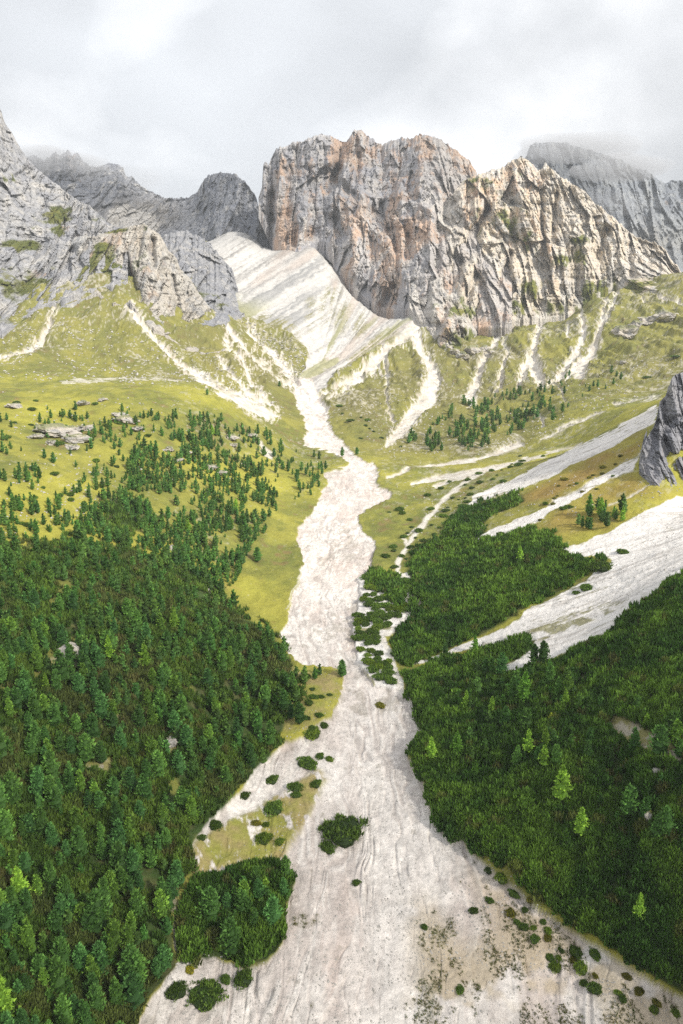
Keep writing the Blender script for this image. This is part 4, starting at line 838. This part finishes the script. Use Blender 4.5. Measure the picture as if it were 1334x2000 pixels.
LARCHES = [
 (842, 1487, 6.5, 'bright green larch nearest the riverbed on the right bank'), (892, 1478, 7.0, 'soft green larch second from the riverbed on the right'), (1030, 1475, 6.5, 'light green larch uphill left of the pair of larches'), (1064, 1465, 5.5, 'upper larch of the close pair on the right slope'),
 (1062, 1502, 6.0, 'lower larch of the close pair on the right slope'), (1092, 1570, 9.5, 'tallest lime green larch with pointed tip in the dwarf pine carpet'), (1132, 1636, 7.0, 'rounded lime green larch below the tallest larch'), (927, 1520, 4.5, 'small dull green larch in the dwarf pine carpet'),
 (1244, 1800, 6.0, 'narrow yellow green larch alone in the lower right carpet'), (1022, 1375, 9.5, 'large soft green larch in the group below the white scree'), (959, 1400, 6.0, 'slim yellow green larch left of the large larch group'), (907, 1390, 6.5, 'rounded green larch on the slope left of the slim yellow one'),
 (1102, 1385, 5.5, 'round yellow green larch right of the larch group'), (1075, 1414, 3.0, 'small golden yellow larch shrub among dark pines'), (1262, 1421, 3.5, 'tiny bright larch below the bare stony patch'), (1015, 1098, 6.5, 'bright round larch in the middle of the upper dwarf pine slope'),
 (285, 1303, 7.5, 'light green larch in the heart of the left forest'), (213, 1290, 7.5, 'slim green larch left of the light green one in the forest'), (40, 1765, 8.0, 'lime green larch at the left edge of the lower forest'), (92, 1350, 5.0, 'yellowish larch near the pale forest boulder'), (340, 1230, 8.0, 'pale larch in the upper left forest'),
 (460, 1000, 7.5, 'bright larch among pines on the left grassy slope'), (368, 1040, 7, 'bright larch above the upper forest rim on the left'), (415, 850, 7.5, 'light green larch on the crest of the left meadow'), (1173, 1010, 9, 'green larch in the stand between the right screes'), (1215, 1018, 6.5, 'bright larch right of the stand between the screes'),
 (1198, 1012, 5.5, 'small bright larch in the gap between the screes'), (1150, 1005, 9.5, 'dark bushy larch leading the stand between the screes'), (928, 1275, 6, 'pale bushy larch beside the dark block in the white scree'), (4, 1990, 8.0, 'yellow green larch in the bottom left corner'), (430, 1300, 6, 'soft green larch in the forest near the flat meadow'), (520, 1745/1.0, 4.5, 'small green larch on the thicket island rim'),
]
for u, v, s, lab in LARCHES:
    tree('larch_tree', u, v, s * 1.15, lab, 'larch tree', kind='larch', tint=('gold', (1.7, 1.15, .8)) if 'golden' in lab else (('dull', (.6, .75, .8)) if ('dark' in lab or 'soft' in lab or 'dull' in lab) else None), width=.95 if 'slim' in lab or 'narrow' in lab else 1.15)

# ------------------------------------------------------------------ dwarf pine carpet and forest undergrowth
def tuft_tris(P, size, dens, rs, colr):
    n = len(P); k = dens; c = np.repeat(P, k, 0); s = np.repeat(size, k)
    a = rs.uniform(0, 6.283, n * k); rr = np.sqrt(rs.uniform(0, 1, n * k))
    c = c + np.stack([np.cos(a) * rr * s * .62, np.sin(a) * rr * s * .62, s * (.42 - .5 * rr ** 2 + rs.uniform(-.1, .15, n * k))], 1)
    d = np.stack([np.cos(a) * rr * .45, np.sin(a) * rr * .45, np.ones(n * k)], 1) + rs.normal(0, .18, (n * k, 3)); d /= np.linalg.norm(d, axis=1)[:, None]
    T = clump_tris(c, d, s * rs.uniform(.55, .95, n * k), rs, .3)
    cc = np.repeat(colr, k, 0) * rs.uniform(.6, 1.45, (n * k, 1))
    return T, cc
def cells(x, y, seed):
    ix = np.floor(x).astype(np.int64); iy = np.floor(y).astype(np.int64); best = np.full(x.shape, 9.); val = np.zeros(x.shape); ox = np.zeros(x.shape); oy = np.zeros(x.shape); z = np.zeros_like(ix)
    for dx in (-1, 0, 1):
        for dy in (-1, 0, 1):
            cx, cy = ix + dx, iy + dy; px = cx + _h(cx, cy, z, seed) / 65535.; py = cy + _h(cx, cy, z, seed + 1) / 65535.
            d = np.hypot(x - px, y - py); m = d < best; best = np.where(m, d, best); val = np.where(m, _h(cx, cy, z, seed + 2) / 65535., val); ox = np.where(m, x - px, ox); oy = np.where(m, y - py, oy)
    return best, val, ox, oy
def carpet(name, maskname, n, label, seed, vtop=960, thr=.12, hgt=1.25, palette=0, size=1.0):
    rs = np.random.default_rng(seed); m = blur(raster(SCRUB if maskname == 'scrub' else FOREST_FLOOR), 9 if maskname == 'scrub' else 20); ys, xs = np.nonzero(m > thr)
    sel = rs.integers(0, len(xs), n); U = xs[sel] + U0 + rs.uniform(0, 1, n); Vv = ys[sel] + V0 + rs.uniform(0, 1, n)
    k = (Vv < 2160) & (U > -200) & (U < 1545); U, Vv = U[k], Vv[k]
    X, Y, Z = hit(U, Vv); ok = np.isfinite(Y) & (Y < 900); X, Y, Z, U, Vv = X[ok], Y[ok], Z[ok], U[ok], Vv[ok]
    g1 = fbm(X / 5.5, Y / 5.5, octv=4, seed=seed + 1); g2 = fbm(X / 22, Y / 22, octv=3, seed=seed + 2)
    if palette == 0:
        keep = (g1 + .4 * g2 > -.66); colr = lerp(np.zeros((len(X), 3)) + C(.042, .098, .016), C(.120, .215, .028), .45 + g1 * 1.1 + g2 * .9)
    else:
        keep = (g1 + .6 * g2 > -.42); colr = lerp(np.zeros((len(X), 3)) + C(.052, .105, .018), C(.125, .20, .03), .4 + g1 * 1.2)
        colr = lerp(colr, C(.11, .12, .04), sstep(.12, .34, g2 + .4 * g1) * .6)
    cd, cv, cox, coy = cells(X / 2.1 + .3 * g1, Y / 2.1, seed + 7); dome = np.sqrt(np.clip(1 - (cd / .72) ** 2, 0, 1)); colr = colr * (.78 + .42 * cv)[:, None]; keep &= (cd < .70) | (rs.uniform(0, 1, len(X)) < .15)
    colr = lerp(colr, C(.17, .13, .05) * (.8 if palette else .8), ((cv * 7.3) % 1 > (.92 if palette else .95)) * .5)
    keep &= (samp(MASK['gaps'], U, Vv) < .45) & (samp(MASK['gully'], U, Vv + 4) < .4) & (samp(MASK['trail'], U, Vv) < .4)
    ms = samp(m, U, Vv); keep &= ms > .47 + .85 * fbm(X / 4.5, Y / 4.5, octv=4, seed=seed + 9, rough=.6); keep &= (samp(MASK['river'], U, Vv + 3) < .5) | (maskname == 'scrub'); keep &= (samp(MASK['scree'], U, Vv + 1) < .5) | ((U < 805) & (Vv < 1350)); edge = np.clip(ms * 2 - .9, 0, 1)
    X, Y, Z, colr, g1, edge, dome, cv = X[keep], Y[keep], Z[keep], colr[keep], g1[keep], edge[keep], dome[keep], cv[keep]
    Z = Z + (dome * (.55 + .9 * cv) * hgt + np.clip(.3 + g1, 0, 1) * .5) * np.clip(edge * 1.5, .35, 1)
    D = np.hypot(Y, ZC - Z); sz = size * rs.uniform(.8, 1.75, len(X)) * (1.0 + .0022 * np.clip(D - 150, 0, 400))
    T, cc = tuft_tris(np.stack([X, Y, Z], 1), sz, 7, rs, colr)
    link(name, tri_mesh(name, T, cc, LEAF), kind='stuff', label=label, cat='undergrowth'); print(name, len(T))
carpet('dwarf_pine_thicket', 'scrub', 118000, 'dense dark green carpet of dwarf mountain pine on both sides of the riverbed', 61)
carpet('forest_undergrowth', 'floor', 95000, 'low green and brown undergrowth of dwarf pine between the forest trees', 62, hgt=1.2, palette=1, size=.85)

# ------------------------------------------------------------------ single shrubs: domes of upright shoots on short stems
def shrub_mesh(seed, n=90):
    rs = np.random.default_rng(seed); a = rs.uniform(0, 6.283, n); r = np.sqrt(rs.uniform(0, 1, n)); rim = 1 + .2 * np.sin(2 * a + seed) + .15 * np.sin(5 * a + 2 * seed) + .08 * np.sin(9 * a + seed)
    P = np.stack([np.cos(a) * r * rim, np.sin(a) * r * rim, .62 * np.sqrt(np.clip(1 - r ** 2.4, 0, 1)) * rs.uniform(.8, 1.08, n) - .05], 1)
    T, c = tuft_tris(P, rs.uniform(.16, .36, n), 8, rs, lerp(np.zeros((n, 3)) + C(.040, .092, .016), C(.15, .235, .035), rs.uniform(0, 1, n) * .6 + .4 * r))
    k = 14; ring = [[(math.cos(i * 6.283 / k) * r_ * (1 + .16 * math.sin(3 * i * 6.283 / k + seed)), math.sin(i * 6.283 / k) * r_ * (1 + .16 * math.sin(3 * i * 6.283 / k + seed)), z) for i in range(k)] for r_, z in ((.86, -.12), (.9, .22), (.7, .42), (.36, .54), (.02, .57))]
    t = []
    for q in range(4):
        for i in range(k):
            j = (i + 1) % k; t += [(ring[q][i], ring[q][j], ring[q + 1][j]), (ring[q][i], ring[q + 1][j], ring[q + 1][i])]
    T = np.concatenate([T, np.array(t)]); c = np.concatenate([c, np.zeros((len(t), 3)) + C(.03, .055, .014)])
    return tri_mesh('foliage', T, c, LEAF)
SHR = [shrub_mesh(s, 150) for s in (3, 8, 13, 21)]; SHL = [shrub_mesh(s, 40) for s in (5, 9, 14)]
def stem_mesh():
    V = []; F = []
    for k in range(5):
        a = k * 1.257; b = len(V)
        for z, rr, w in ((-.15, .05, .05), (.2, .25, .035), (.42, .5, .015)):
            for i in range(4): V.append((math.cos(a) * rr + math.cos(i * 1.571) * w, math.sin(a) * rr + math.sin(i * 1.571) * w, z))
        F += [(b + l * 4 + i, b + l * 4 + (i + 1) % 4, b + l * 4 + 4 + (i + 1) % 4, b + l * 4 + 4 + i) for l in range(2) for i in range(4)]
    return np_mesh('stem', np.array(V), np.array(F), BARK)
STEM = stem_mesh()
def shrub(u, v, rpx, label, group=None, tint=None, parts=True, tall=1.0):
    X, Y, Z = (float(q[0]) for q in hit(u, v + rpx * .25))
    if not math.isfinite(Y): return
    r = rpx * (Y * CP + (ZC - Z) * SP) / FPX
    me = (SHR if rpx > 6 else SHL)[int(rng.integers(0, 3))]
    if tint: me = tinted(me, tint[0], C(*tint[1]))
    rot = (0, 0, rng.uniform(0, 6.28)); scl = (r * rng.uniform(.95, 1.12), r * rng.uniform(.85, 1.0), min(r, 1.2 + .35 * r) * tall)
    if parts and rpx > 6:
        o = bpy.data.objects.new('dwarf_pine_shrub', None); scene.collection.objects.link(o)
        f = bpy.data.objects.new('foliage', me); scene.collection.objects.link(f); f.parent = o; s = bpy.data.objects.new('stem', STEM); scene.collection.objects.link(s); s.parent = o
    else: o = bpy.data.objects.new('dwarf_pine_shrub', me); scene.collection.objects.link(o)
    o.location = (X, Y, Z); o.rotation_euler = rot; o.scale = scl; o['label'] = label; o['category'] = 'shrub'
    if group: o['group'] = group
    if group: rank(o, u, v, 'shrub', ('tiny ' if rpx < 6 else 'small ' if rpx < 9 else 'larger ') + ('dark green' if not tint else {'red': 'reddish', 'yel': 'yellowish', 'lt': 'olive'}[tint[0]]))
RED = ('red', (2.0, 1.15, .9)); YEL = ('yel', (3.6, 2.0, 1.0)); LT = ('lt', (1.7, 1.5, 1.1))
for s in [
 (668, 1615, 43, 'largest dark green shrub, alone in the middle of the lower riverbed'), (640, 1655, 16, 'low ragged shrub under the largest riverbed shrub'), (400, 1938, 33, 'widest of the dark shrubs on gravel at the bottom left'),
 (345, 1933, 19, 'round dark shrub left of the widest gravel shrub'), (476, 1908, 20, 'squarish dark shrub right of the widest gravel shrub'), (441, 1912, 11, 'small oval shrub beside the squarish dark one'), (371, 1893, 10, 'yellow brown shrub on gravel below the thicket island', None, YEL),
 (600, 1488, 19, 'broad dark shrub on the gravel below the turf spit'), (625, 1476, 9, 'small round shrub touching the broad one below the turf spit'), (644, 1482, 8, 'rounded olive shrub right of the small round one', None, LT), (532, 1522, 12, 'round shrub on pale gravel near the forest rim'),
 (576, 1536, 15, 'mid sized dark shrub among mossy stones'), (578, 1552, 9, 'small shrub just below the mid sized one among mossy stones'), (617, 1530, 11, 'round shrub near the pebbly bar of the riverbed'), (535, 1576, 19, 'big dark shrub on the gravel above the turf patch'),
 (500, 1607, 9, 'reddish brown shrub on the turf patch', None, RED), (519, 1610, 7, 'small yellow green shrub beside the reddish one', None, LT), (515, 1636, 16, 'squat olive shrub in the centre of the turf patch', None, LT), (546, 1643, 9, 'flat bright green shrub right of the squat olive one', None, LT),
 (420, 1611, 13, 'dark shrub at the forest rim by the turf patch'), (394, 1635, 8, 'small dark shrub at the left rim of the turf patch'), (478, 1553, 10, 'dark shrub at the forest edge above the turf patch'), (608, 1430, 18, 'rounded olive shrub at the lower tip of the turf spit', None, LT), (632, 1416, 9, 'small dark shrub on the gravel tip of the turf spit'),
 (696, 1723, 8, 'tiny dark shrub alone low in the riverbed'), (925, 1778, 9, 'round dark shrub on gravel right of the lower riverbed'), (956, 1758, 8, 'small dark shrub above the round one on gravel'), (829, 1810, 7, 'small bush in the stony lower riverbed'), (898, 1932, 9, 'dark bush among brown cushion plants'),
 (743, 1377, 9, 'low dry bush on a gravel hump in the riverbed', None, RED), (1098, 1078, 17, 'single round shrub at the top of the big white scree') , (1216, 1077, 12, 'dark round shrub in the middle of the big white scree'), (1175, 1103, 24, 'elongated dark shrub at the scree rim'), (781, 993, 10, 'pair of round shrubs on the yellow meadow, upper one'),
 (786, 1001, 8, 'pair of round shrubs on the yellow meadow, lower one'), (1014, 906, 11, 'flat shrub beside the upper right wash'), (979, 1043, 11, 'round shrub on the pale scree above the dwarf pine slope'), (945, 1050, 9, 'rounded shrub at the scree edge above the dwarf pine slope'), (1264, 736, 8, 'flat dark shrub on the far right meadow'), (1320, 695, 9, 'dark flat shrub high on the far right meadow'),
 (1126, 1158, 8, 'small shrub on the lower white scree'), (1145, 1146, 14, 'long low shrub on the lower white scree'), (760, 1000, 4, 'tiny shrub on the yellow meadow by the riverbed rim')]:
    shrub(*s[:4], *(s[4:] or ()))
rs_ = np.random.default_rng(77)
def scatter_shrubs(poly, n, r, label, group, clump=None, seed=1, tints=(None,), sep=.75):
    U, Vv = in_poly(poly, n, seed, clump); pts = []
    for u, v in zip(U, Vv):
        rp = rs_.uniform(*r)
        if all(math.hypot(u - a, (v - b) * 1.6) > (rp + c) * sep for a, b, c in pts):
            pts.append((u, v, rp)); shrub(u, v, rp, label, group, tint=tints[int(rs_.integers(0, len(tints)))])
scatter_shrubs([(700, 1120), (800, 1130), (795, 1190), (760, 1215), (735, 1240), (760, 1280), (765, 1330), (735, 1320), (705, 1270), (690, 1225), (700, 1180), (715, 1150)], 200, (7, 13), 'round dwarf pine shrub on the gravel island beside the valley path', 'shrubs on the gravel island', seed=31, tints=(None, None, LT), sep=.56)
scatter_shrubs([(790, 1010), (900, 960), (930, 990), (880, 1030), (830, 1070), (800, 1110), (740, 1110), (760, 1060)], 34, (4, 10), 'low shrub on the yellow meadow beside the valley path', 'meadow shrubs by the path', seed=32)
scatter_shrubs([(950, 1690), (1020, 1730), (1060, 1780), (1150, 1850), (1240, 1915), (1320, 1960), (1320, 1985), (1200, 1950), (1100, 1920), (1020, 1830), (960, 1750)], 46, (6, 15), 'dark shrub on dry stony ground below the right dwarf pine slope', 'shrubs on the dry stony strip', seed=33, tints=(None, None, RED, LT), sep=.9)
scatter_shrubs([(830, 960), (1000, 890), (1100, 880), (1000, 930), (900, 985), (850, 1010)], 26, (3, 8), 'small flat shrub beside the upper washes on the right', 'shrubs by the washes', seed=34)
scatter_shrubs([(0, 780), (330, 790), (420, 850), (300, 950), (0, 1040)], 40, (4, 9), 'low green shrub on the upper left meadow', 'shrubs on the left meadow', (45, .0), seed=35)
scatter_shrubs([(640, 790), (700, 860), (800, 880), (760, 820), (680, 790)], 14, (3, 8), 'low dark shrub on the far bank of the ravine mouth', 'shrubs at the ravine mouth', seed=36)
scatter_shrubs([(1100, 935), (1250, 870), (1240, 930), (1140, 985), (1050, 1030), (1000, 1050)], 22, (3, 8), 'small shrub on the brownish slope between the right screes', 'shrubs between the screes', seed=37, tints=(None, RED))
scatter_shrubs([(560, 1310), (660, 1310), (660, 1370), (600, 1430), (560, 1430)], 18, (5, 10), 'small shrub on the turf spit left of the riverbed', 'shrubs on the turf spit', seed=38)
# cushion plants in the dry lower bars (uncountable)
def cushions():
    rs = np.random.default_rng(5); U = rs.uniform(560, 1440, 40000); Vv = rs.uniform(1480, 2090, 40000)
    d = samp(MASK['dry'], U, Vv); rv = samp(MASK['river'], U, Vv); X, Y, Z = hit(U, Vv); ok = np.isfinite(Y); U, Vv, X, Y, Z, d, rv = (q[ok] for q in (U, Vv, X, Y, Z, d, rv))
    b = X - np.interp(Y, [90, 130, 162, 200, 244], [8, 12, 12, 12, 8])
    pn = fbm(b / 3.4, Y / 5.0, octv=5, seed=141, rough=.62) + .5 * fbm(b / 18, Y / 45, octv=3, seed=143)
    k = (rv > .6) & (pn + .55 * (d - .75) > .13) & ((d > .1) | (pn > .33)); X, Y, Z = X[k], Y[k], Z[k]
    sz = rs.uniform(.12, .42, len(X)) ** 1.2; col_ = lerp(np.zeros((len(X), 3)) + C(.06, .10, .02), C(.17, .15, .05), rs.uniform(0, 1, len(X)))
    T, c = tuft_tris(np.stack([X, Y, Z], 1), sz * 1.4, 6, rs, col_); link('cushion_plants', tri_mesh('cushion_plants', T, c, LEAF), kind='stuff', label='tiny brown and green cushion plants on the stony bars of the riverbed', cat='plants'); print('cushions', len(X))
cushions()

# ------------------------------------------------------------------ boulders and outcrops
def rock_mesh(name, seed, flat=.7, rough=.35, sub=4, mossy=0):
    import bmesh
    bm = bmesh.new(); bmesh.ops.create_icosphere(bm, subdivisions=sub, radius=1); V = np.array([v.co for v in bm.verts]); F = np.array([[v.index for v in f.verts] for f in bm.faces]); bm.free()
    rs = np.random.default_rng(seed)
    for _ in range(9):                                # broken facets
        n = rs.normal(size=3); n /= np.linalg.norm(n); dd = rs.uniform(.55, .85); h = V @ n; V = V - n[None] * np.clip(h - dd, 0, None)[:, None] * .9
    f = ridged(V[:, 0] * 1.3 + seed, V[:, 1] * 1.3, V[:, 2] * 1.3, octv=4, seed=seed); V = V * (1 + (f - .5) * rough)[:, None]; V[:, 2] *= flat
    c = lerp(np.zeros((len(V), 3)) + C(.36, .35, .34), C(.55, .50, .43), .5 + fbm(V[:, 0] * 3, V[:, 1] * 3, V[:, 2] * 3, octv=3, seed=seed) * 1.6)
    c = lerp(c, C(.17, .19, .05), sstep(.25, .5, V[:, 2] / flat - .35 + .4 * fbm(V[:, 0] * 2, V[:, 1] * 2, octv=3, seed=seed + 3)) * mossy)
    return np_mesh(name, V, F, STONE, c, smooth=False)
RK = [rock_mesh('boulder', s, f) for s, f in ((1, .7), (2, .55), (3, .8), (4, .6))]; RM = [rock_mesh('mossy_boulder', s, .95, mossy=1) for s in (11, 12)]
RO = [rock_mesh('rock_outcrop', s, .6, rough=1.0, mossy=.7) for s in (21, 22, 23)]
def boulder(u, v, rpx, label, group=None, name='boulder', me=None, sc=(1, 1, 1)):
    X, Y, Z = (float(q[0]) for q in hit(u, v))
    if not math.isfinite(Y): return
    r = rpx * (Y * CP + (ZC - Z) * SP) / FPX
    o = link(name, me or (RO[int(rs_.integers(0, 3))] if name == 'rock_outcrop' else RK[int(rs_.integers(0, 4))]), label=label, cat='rock', group=group); o.location = (X, Y, Z + r * .15); o.scale = tuple(r * q for q in sc); o.rotation_euler = (0, 0, rs_.uniform(0, 6.28))
    if group: rank(o, u, v, 'outcrop', 'big grey' if rpx > 15 else 'small pale')
for b in [(128, 1278, 26, 'large pale angular boulder in the left forest', None, 'boulder', None, (1, .9, 1)), (335, 1452, 18, 'white limestone boulder lower in the left forest'), (1272, 1600, 17, 'grey block topped with green turf on the right slope', None, 'boulder', RM[0], (1, 1, 1.25)),
          (1250, 1598, 8, 'small stone leaning beside the turf topped block'), (948, 1264, 13, 'dark grey block at the lower end of the big scree'), (1286, 1508, 12, 'pale boulder under the bare gap on the right slope'), (132, 1364, 6, 'small white stone among the forest pines'), (345, 1683, 12, 'pale ledge of rock at the forest rim by the turf patch'),
          (554, 1292, 10, 'grey boulder at the forest corner next to the riverbed'), (335, 1072, 9, 'pale boulder in the upper forest'), (405, 1155, 8, 'pale flat stone near the flat meadow'), (494, 1862/1.55, 0.1, 'x')]:
    if b[2] > 1: boulder(*b)
for i, (u, v, r) in enumerate([(110, 850, 30), (150, 862, 20), (85, 840, 18), (130, 842, 16), (100, 866, 12), (70, 855, 12), (140, 875, 12), (30, 795, 13), (165, 838, 14), (245, 825, 18), (235, 812, 12), (270, 840, 12), (165, 790, 12), (200, 782, 8), (450, 857, 12), (490, 853, 10), (455, 870, 8), (330, 880, 12), (365, 885, 8), (410, 915, 12), (430, 925, 10), (350, 900, 8)]):
    boulder(u, v, r, 'pale limestone outcrop breaking through the left meadow turf', 'outcrops in the left meadow', 'rock_outcrop', sc=(1.3, 1.0, .8))
for i, (u, v, r) in enumerate([(1222, 655, 22), (1210, 648, 14), (1240, 640, 14), (1265, 630, 16), (1290, 625, 20), (1310, 622, 14), (905, 700, 14), (925, 690, 16), (945, 685, 12), (890, 690, 10), (880, 680, 8), (960, 690, 8), (1216, 709, 7)]):
    boulder(u, v, r, 'grey rock outcrop in the turf below the sunlit mountain', 'outcrops below the sunlit mountain', 'rock_outcrop', sc=(1.1, .9, 1.1))
def stones():
    rs = np.random.default_rng(9); V0_, F0 = np.array([(1, 0, 0), (-.9, .1, 0), (0, 1, .1), (.1, -1, 0), (.1, 0, .8), (0, 0, -.5)], float), np.array([(0, 2, 4), (2, 1, 4), (1, 3, 4), (3, 0, 4)])
    Vs = []; Fs = []; n = 0
    for poly, k, r, cl in (([(0, 590), (420, 690), (560, 800), (430, 760), (0, 740)], 900, (.6, 2.2), (30, .0)), ([(0, 760), (430, 770), (560, 850), (640, 900), (430, 950), (0, 1050)], 500, (.3, 1.2), (40, .05)), ([(440, 600), (600, 690), (580, 760), (480, 640)], 500, (.8, 2.6), None),
                            ([(640, 790), (1100, 700), (1330, 680), (1330, 740), (1000, 880), (760, 890)], 1500, (.4, 1.6), (35, -.1)), ([(760, 890), (1280, 790), (1330, 960), (960, 1050), (800, 1080)], 800, (.25, .9), (30, -.05)), ([(560, 900), (760, 900), (720, 1300), (1100, 1740), (1330, 2000), (280, 2000), (560, 1480)], 6000, (.07, .36), (60, -.12)),
                            ([(990, 1250), (1334, 1000), (1334, 1110), (1000, 1300)], 400, (.2, .6), None)):
        U, Vv = in_poly(poly, k, 300 + k, cl); X, Y, Z = hit(U, Vv)
        for x, y, z in zip(X, Y, Z):
            if not math.isfinite(y): continue
            s = rs.uniform(*r) * rs.uniform(.4, 1); a = rs.uniform(0, 6.28); c_, s_ = math.cos(a), math.sin(a); q = V0_ * rs.uniform(.7, 1.3, V0_.shape) * s
            Vs.append(np.stack([q[:, 0] * c_ - q[:, 1] * s_ + x, q[:, 0] * s_ + q[:, 1] * c_ + y, q[:, 2] + z], 1)); Fs.append(F0 + n); n += 6
    V = np.concatenate(Vs); link('rubble', np_mesh('rubble', V, np.concatenate(Fs), STONE, np.zeros((len(V), 3)) + C(.5, .48, .45), smooth=False), kind='stuff', label='loose pale stones strewn over meadows, screes and gravel', cat='rubble')
stones()

MATS_CLOUD = {}
# ------------------------------------------------------------------ unseen clouds, out of frame, placed to shade the lower forest and the grey walls, and mist on the far summits
def cloud(target, k, rx, ry, rz, seed, pas=.68, mat={}):
    mat = MATS_CLOUD.setdefault(pas, {})
    import bmesh
    bm = bmesh.new(); bmesh.ops.create_icosphere(bm, subdivisions=5, radius=1); V = np.array([v.co for v in bm.verts]); F = np.array([[v.index for v in f.verts] for f in bm.faces]); bm.free()
    V = V * (1 + .35 * fbm(V[:, 0] * 1.6 + seed, V[:, 1] * 1.6, V[:, 2] * 1.6, octv=4, seed=seed, rough=.6) + .2 * ridged(V[:, 0] * 2.2, V[:, 1] * 2.2, V[:, 2] * 2.2, octv=3, seed=seed + 5))[:, None]
    V[:, 2] = np.where(V[:, 2] < 0, V[:, 2] * .45, V[:, 2]); V *= (rx, ry, rz)
    if 'm' not in mat:
        m = bpy.data.materials.new('cloud'); m.use_nodes = True; N = m.node_tree.nodes; N.clear(); L = m.node_tree.links
        o_ = N.new('ShaderNodeOutputMaterial'); d = N.new('ShaderNodeBsdfDiffuse'); d.inputs[0].default_value = (.9, .9, .92, 1); tl = N.new('ShaderNodeBsdfTranslucent'); tl.inputs[0].default_value = (.9, .9, .92, 1)
        a = N.new('ShaderNodeMixShader'); L.new(d.outputs[0], a.inputs[1]); L.new(tl.outputs[0], a.inputs[2]); tp = N.new('ShaderNodeBsdfTransparent'); b = N.new('ShaderNodeMixShader'); b.inputs[0].default_value = 1 - pas
        L.new(tp.outputs[0], b.inputs[1]); L.new(a.outputs[0], b.inputs[2]); L.new(b.outputs[0], o_.inputs[0]); mat['m'] = m
    o = link('cloud', np_mesh('cloud', V, F, mat['m']), kind='stuff', label='unseen cloud above the frame, placed to shade the valley', cat='cloud'); o.location = tuple(np.array(target, float) + SUN * k); return o
cloud((-60, 95, 10), 1850, 250, 165, 60, 3, .8)
cloud((190, 120, 10), 1850, 110, 130, 50, 4, .8)
cloud((-20, 1800, 420), 1700, 250, 200, 80, 5, .8)
cloud((-820, 2050, 450), 1700, 420, 260, 90, 6)

# ------------------------------------------------------------------ the air: thin even haze, denser mist banks caught on the far summits
def volume_mat(name, dens, colr):
    m = bpy.data.materials.new(name); m.use_nodes = True; N = m.node_tree.nodes; N.clear(); o_ = N.new('ShaderNodeOutputMaterial'); v = N.new('ShaderNodeVolumePrincipled')
    v.inputs['Density'].default_value = dens; v.inputs['Color'].default_value = (*colr, 1); m.node_tree.links.new(v.outputs[0], o_.inputs['Volume']); return m
def haze():
    x0, x1, y0, y1, z0, z1 = -6500, 6500, -300, 5200, float(TZ.min()) - 30, 925
    z0 = min(z0, -700)
    V = np.array([(x, y, z) for z in (z0, z1) for y in (y0, y1) for x in (x0, x1)], float); F = np.array([(0, 2, 3, 1), (4, 5, 7, 6), (0, 1, 5, 4), (2, 6, 7, 3), (0, 4, 6, 2), (1, 3, 7, 5)])
    link('haze', np_mesh('haze', V, F, volume_mat('haze', .00007, (.90, .95, 1.0)), smooth=False), kind='stuff', label='thin bluish haze filling the valley air', cat='haze')
haze()
def mist(u, v, Y, rx, ry, rz, dens, seed, mats={}):
    import bmesh
    bm = bmesh.new(); bmesh.ops.create_icosphere(bm, subdivisions=4, radius=1); V = np.array([q.co for q in bm.verts]); F = np.array([[q.index for q in f.verts] for f in bm.faces]); bm.free()
    V = V * (1 + .4 * fbm(V[:, 0] * 1.5 + seed, V[:, 1] * 1.5, V[:, 2] * 1.5, octv=3, seed=seed))[:, None] * (rx, ry, rz)
    if dens not in mats: mats[dens] = volume_mat('mist', dens, (.95, .96, 1))
    o = link('mist', np_mesh('mist', V, F, mats[dens]), kind='stuff', label='mist bank clinging to a far summit', cat='mist'); o.location = (float(pix_a(u, v)) * Y, Y, ZC + float(pix_q(v)) * Y)
mist(95, 320, 2250, 190, 110, 46, .0075, 3); mist(200, 350, 2250, 160, 110, 34, .002, 8)
mist(1120, 290, 2380, 190, 120, 34, .008, 5); mist(1210, 330, 2300, 150, 110, 34, .007, 6); mist(1160, 400, 2200, 200, 110, 30, .0014, 7)
finish_labels()
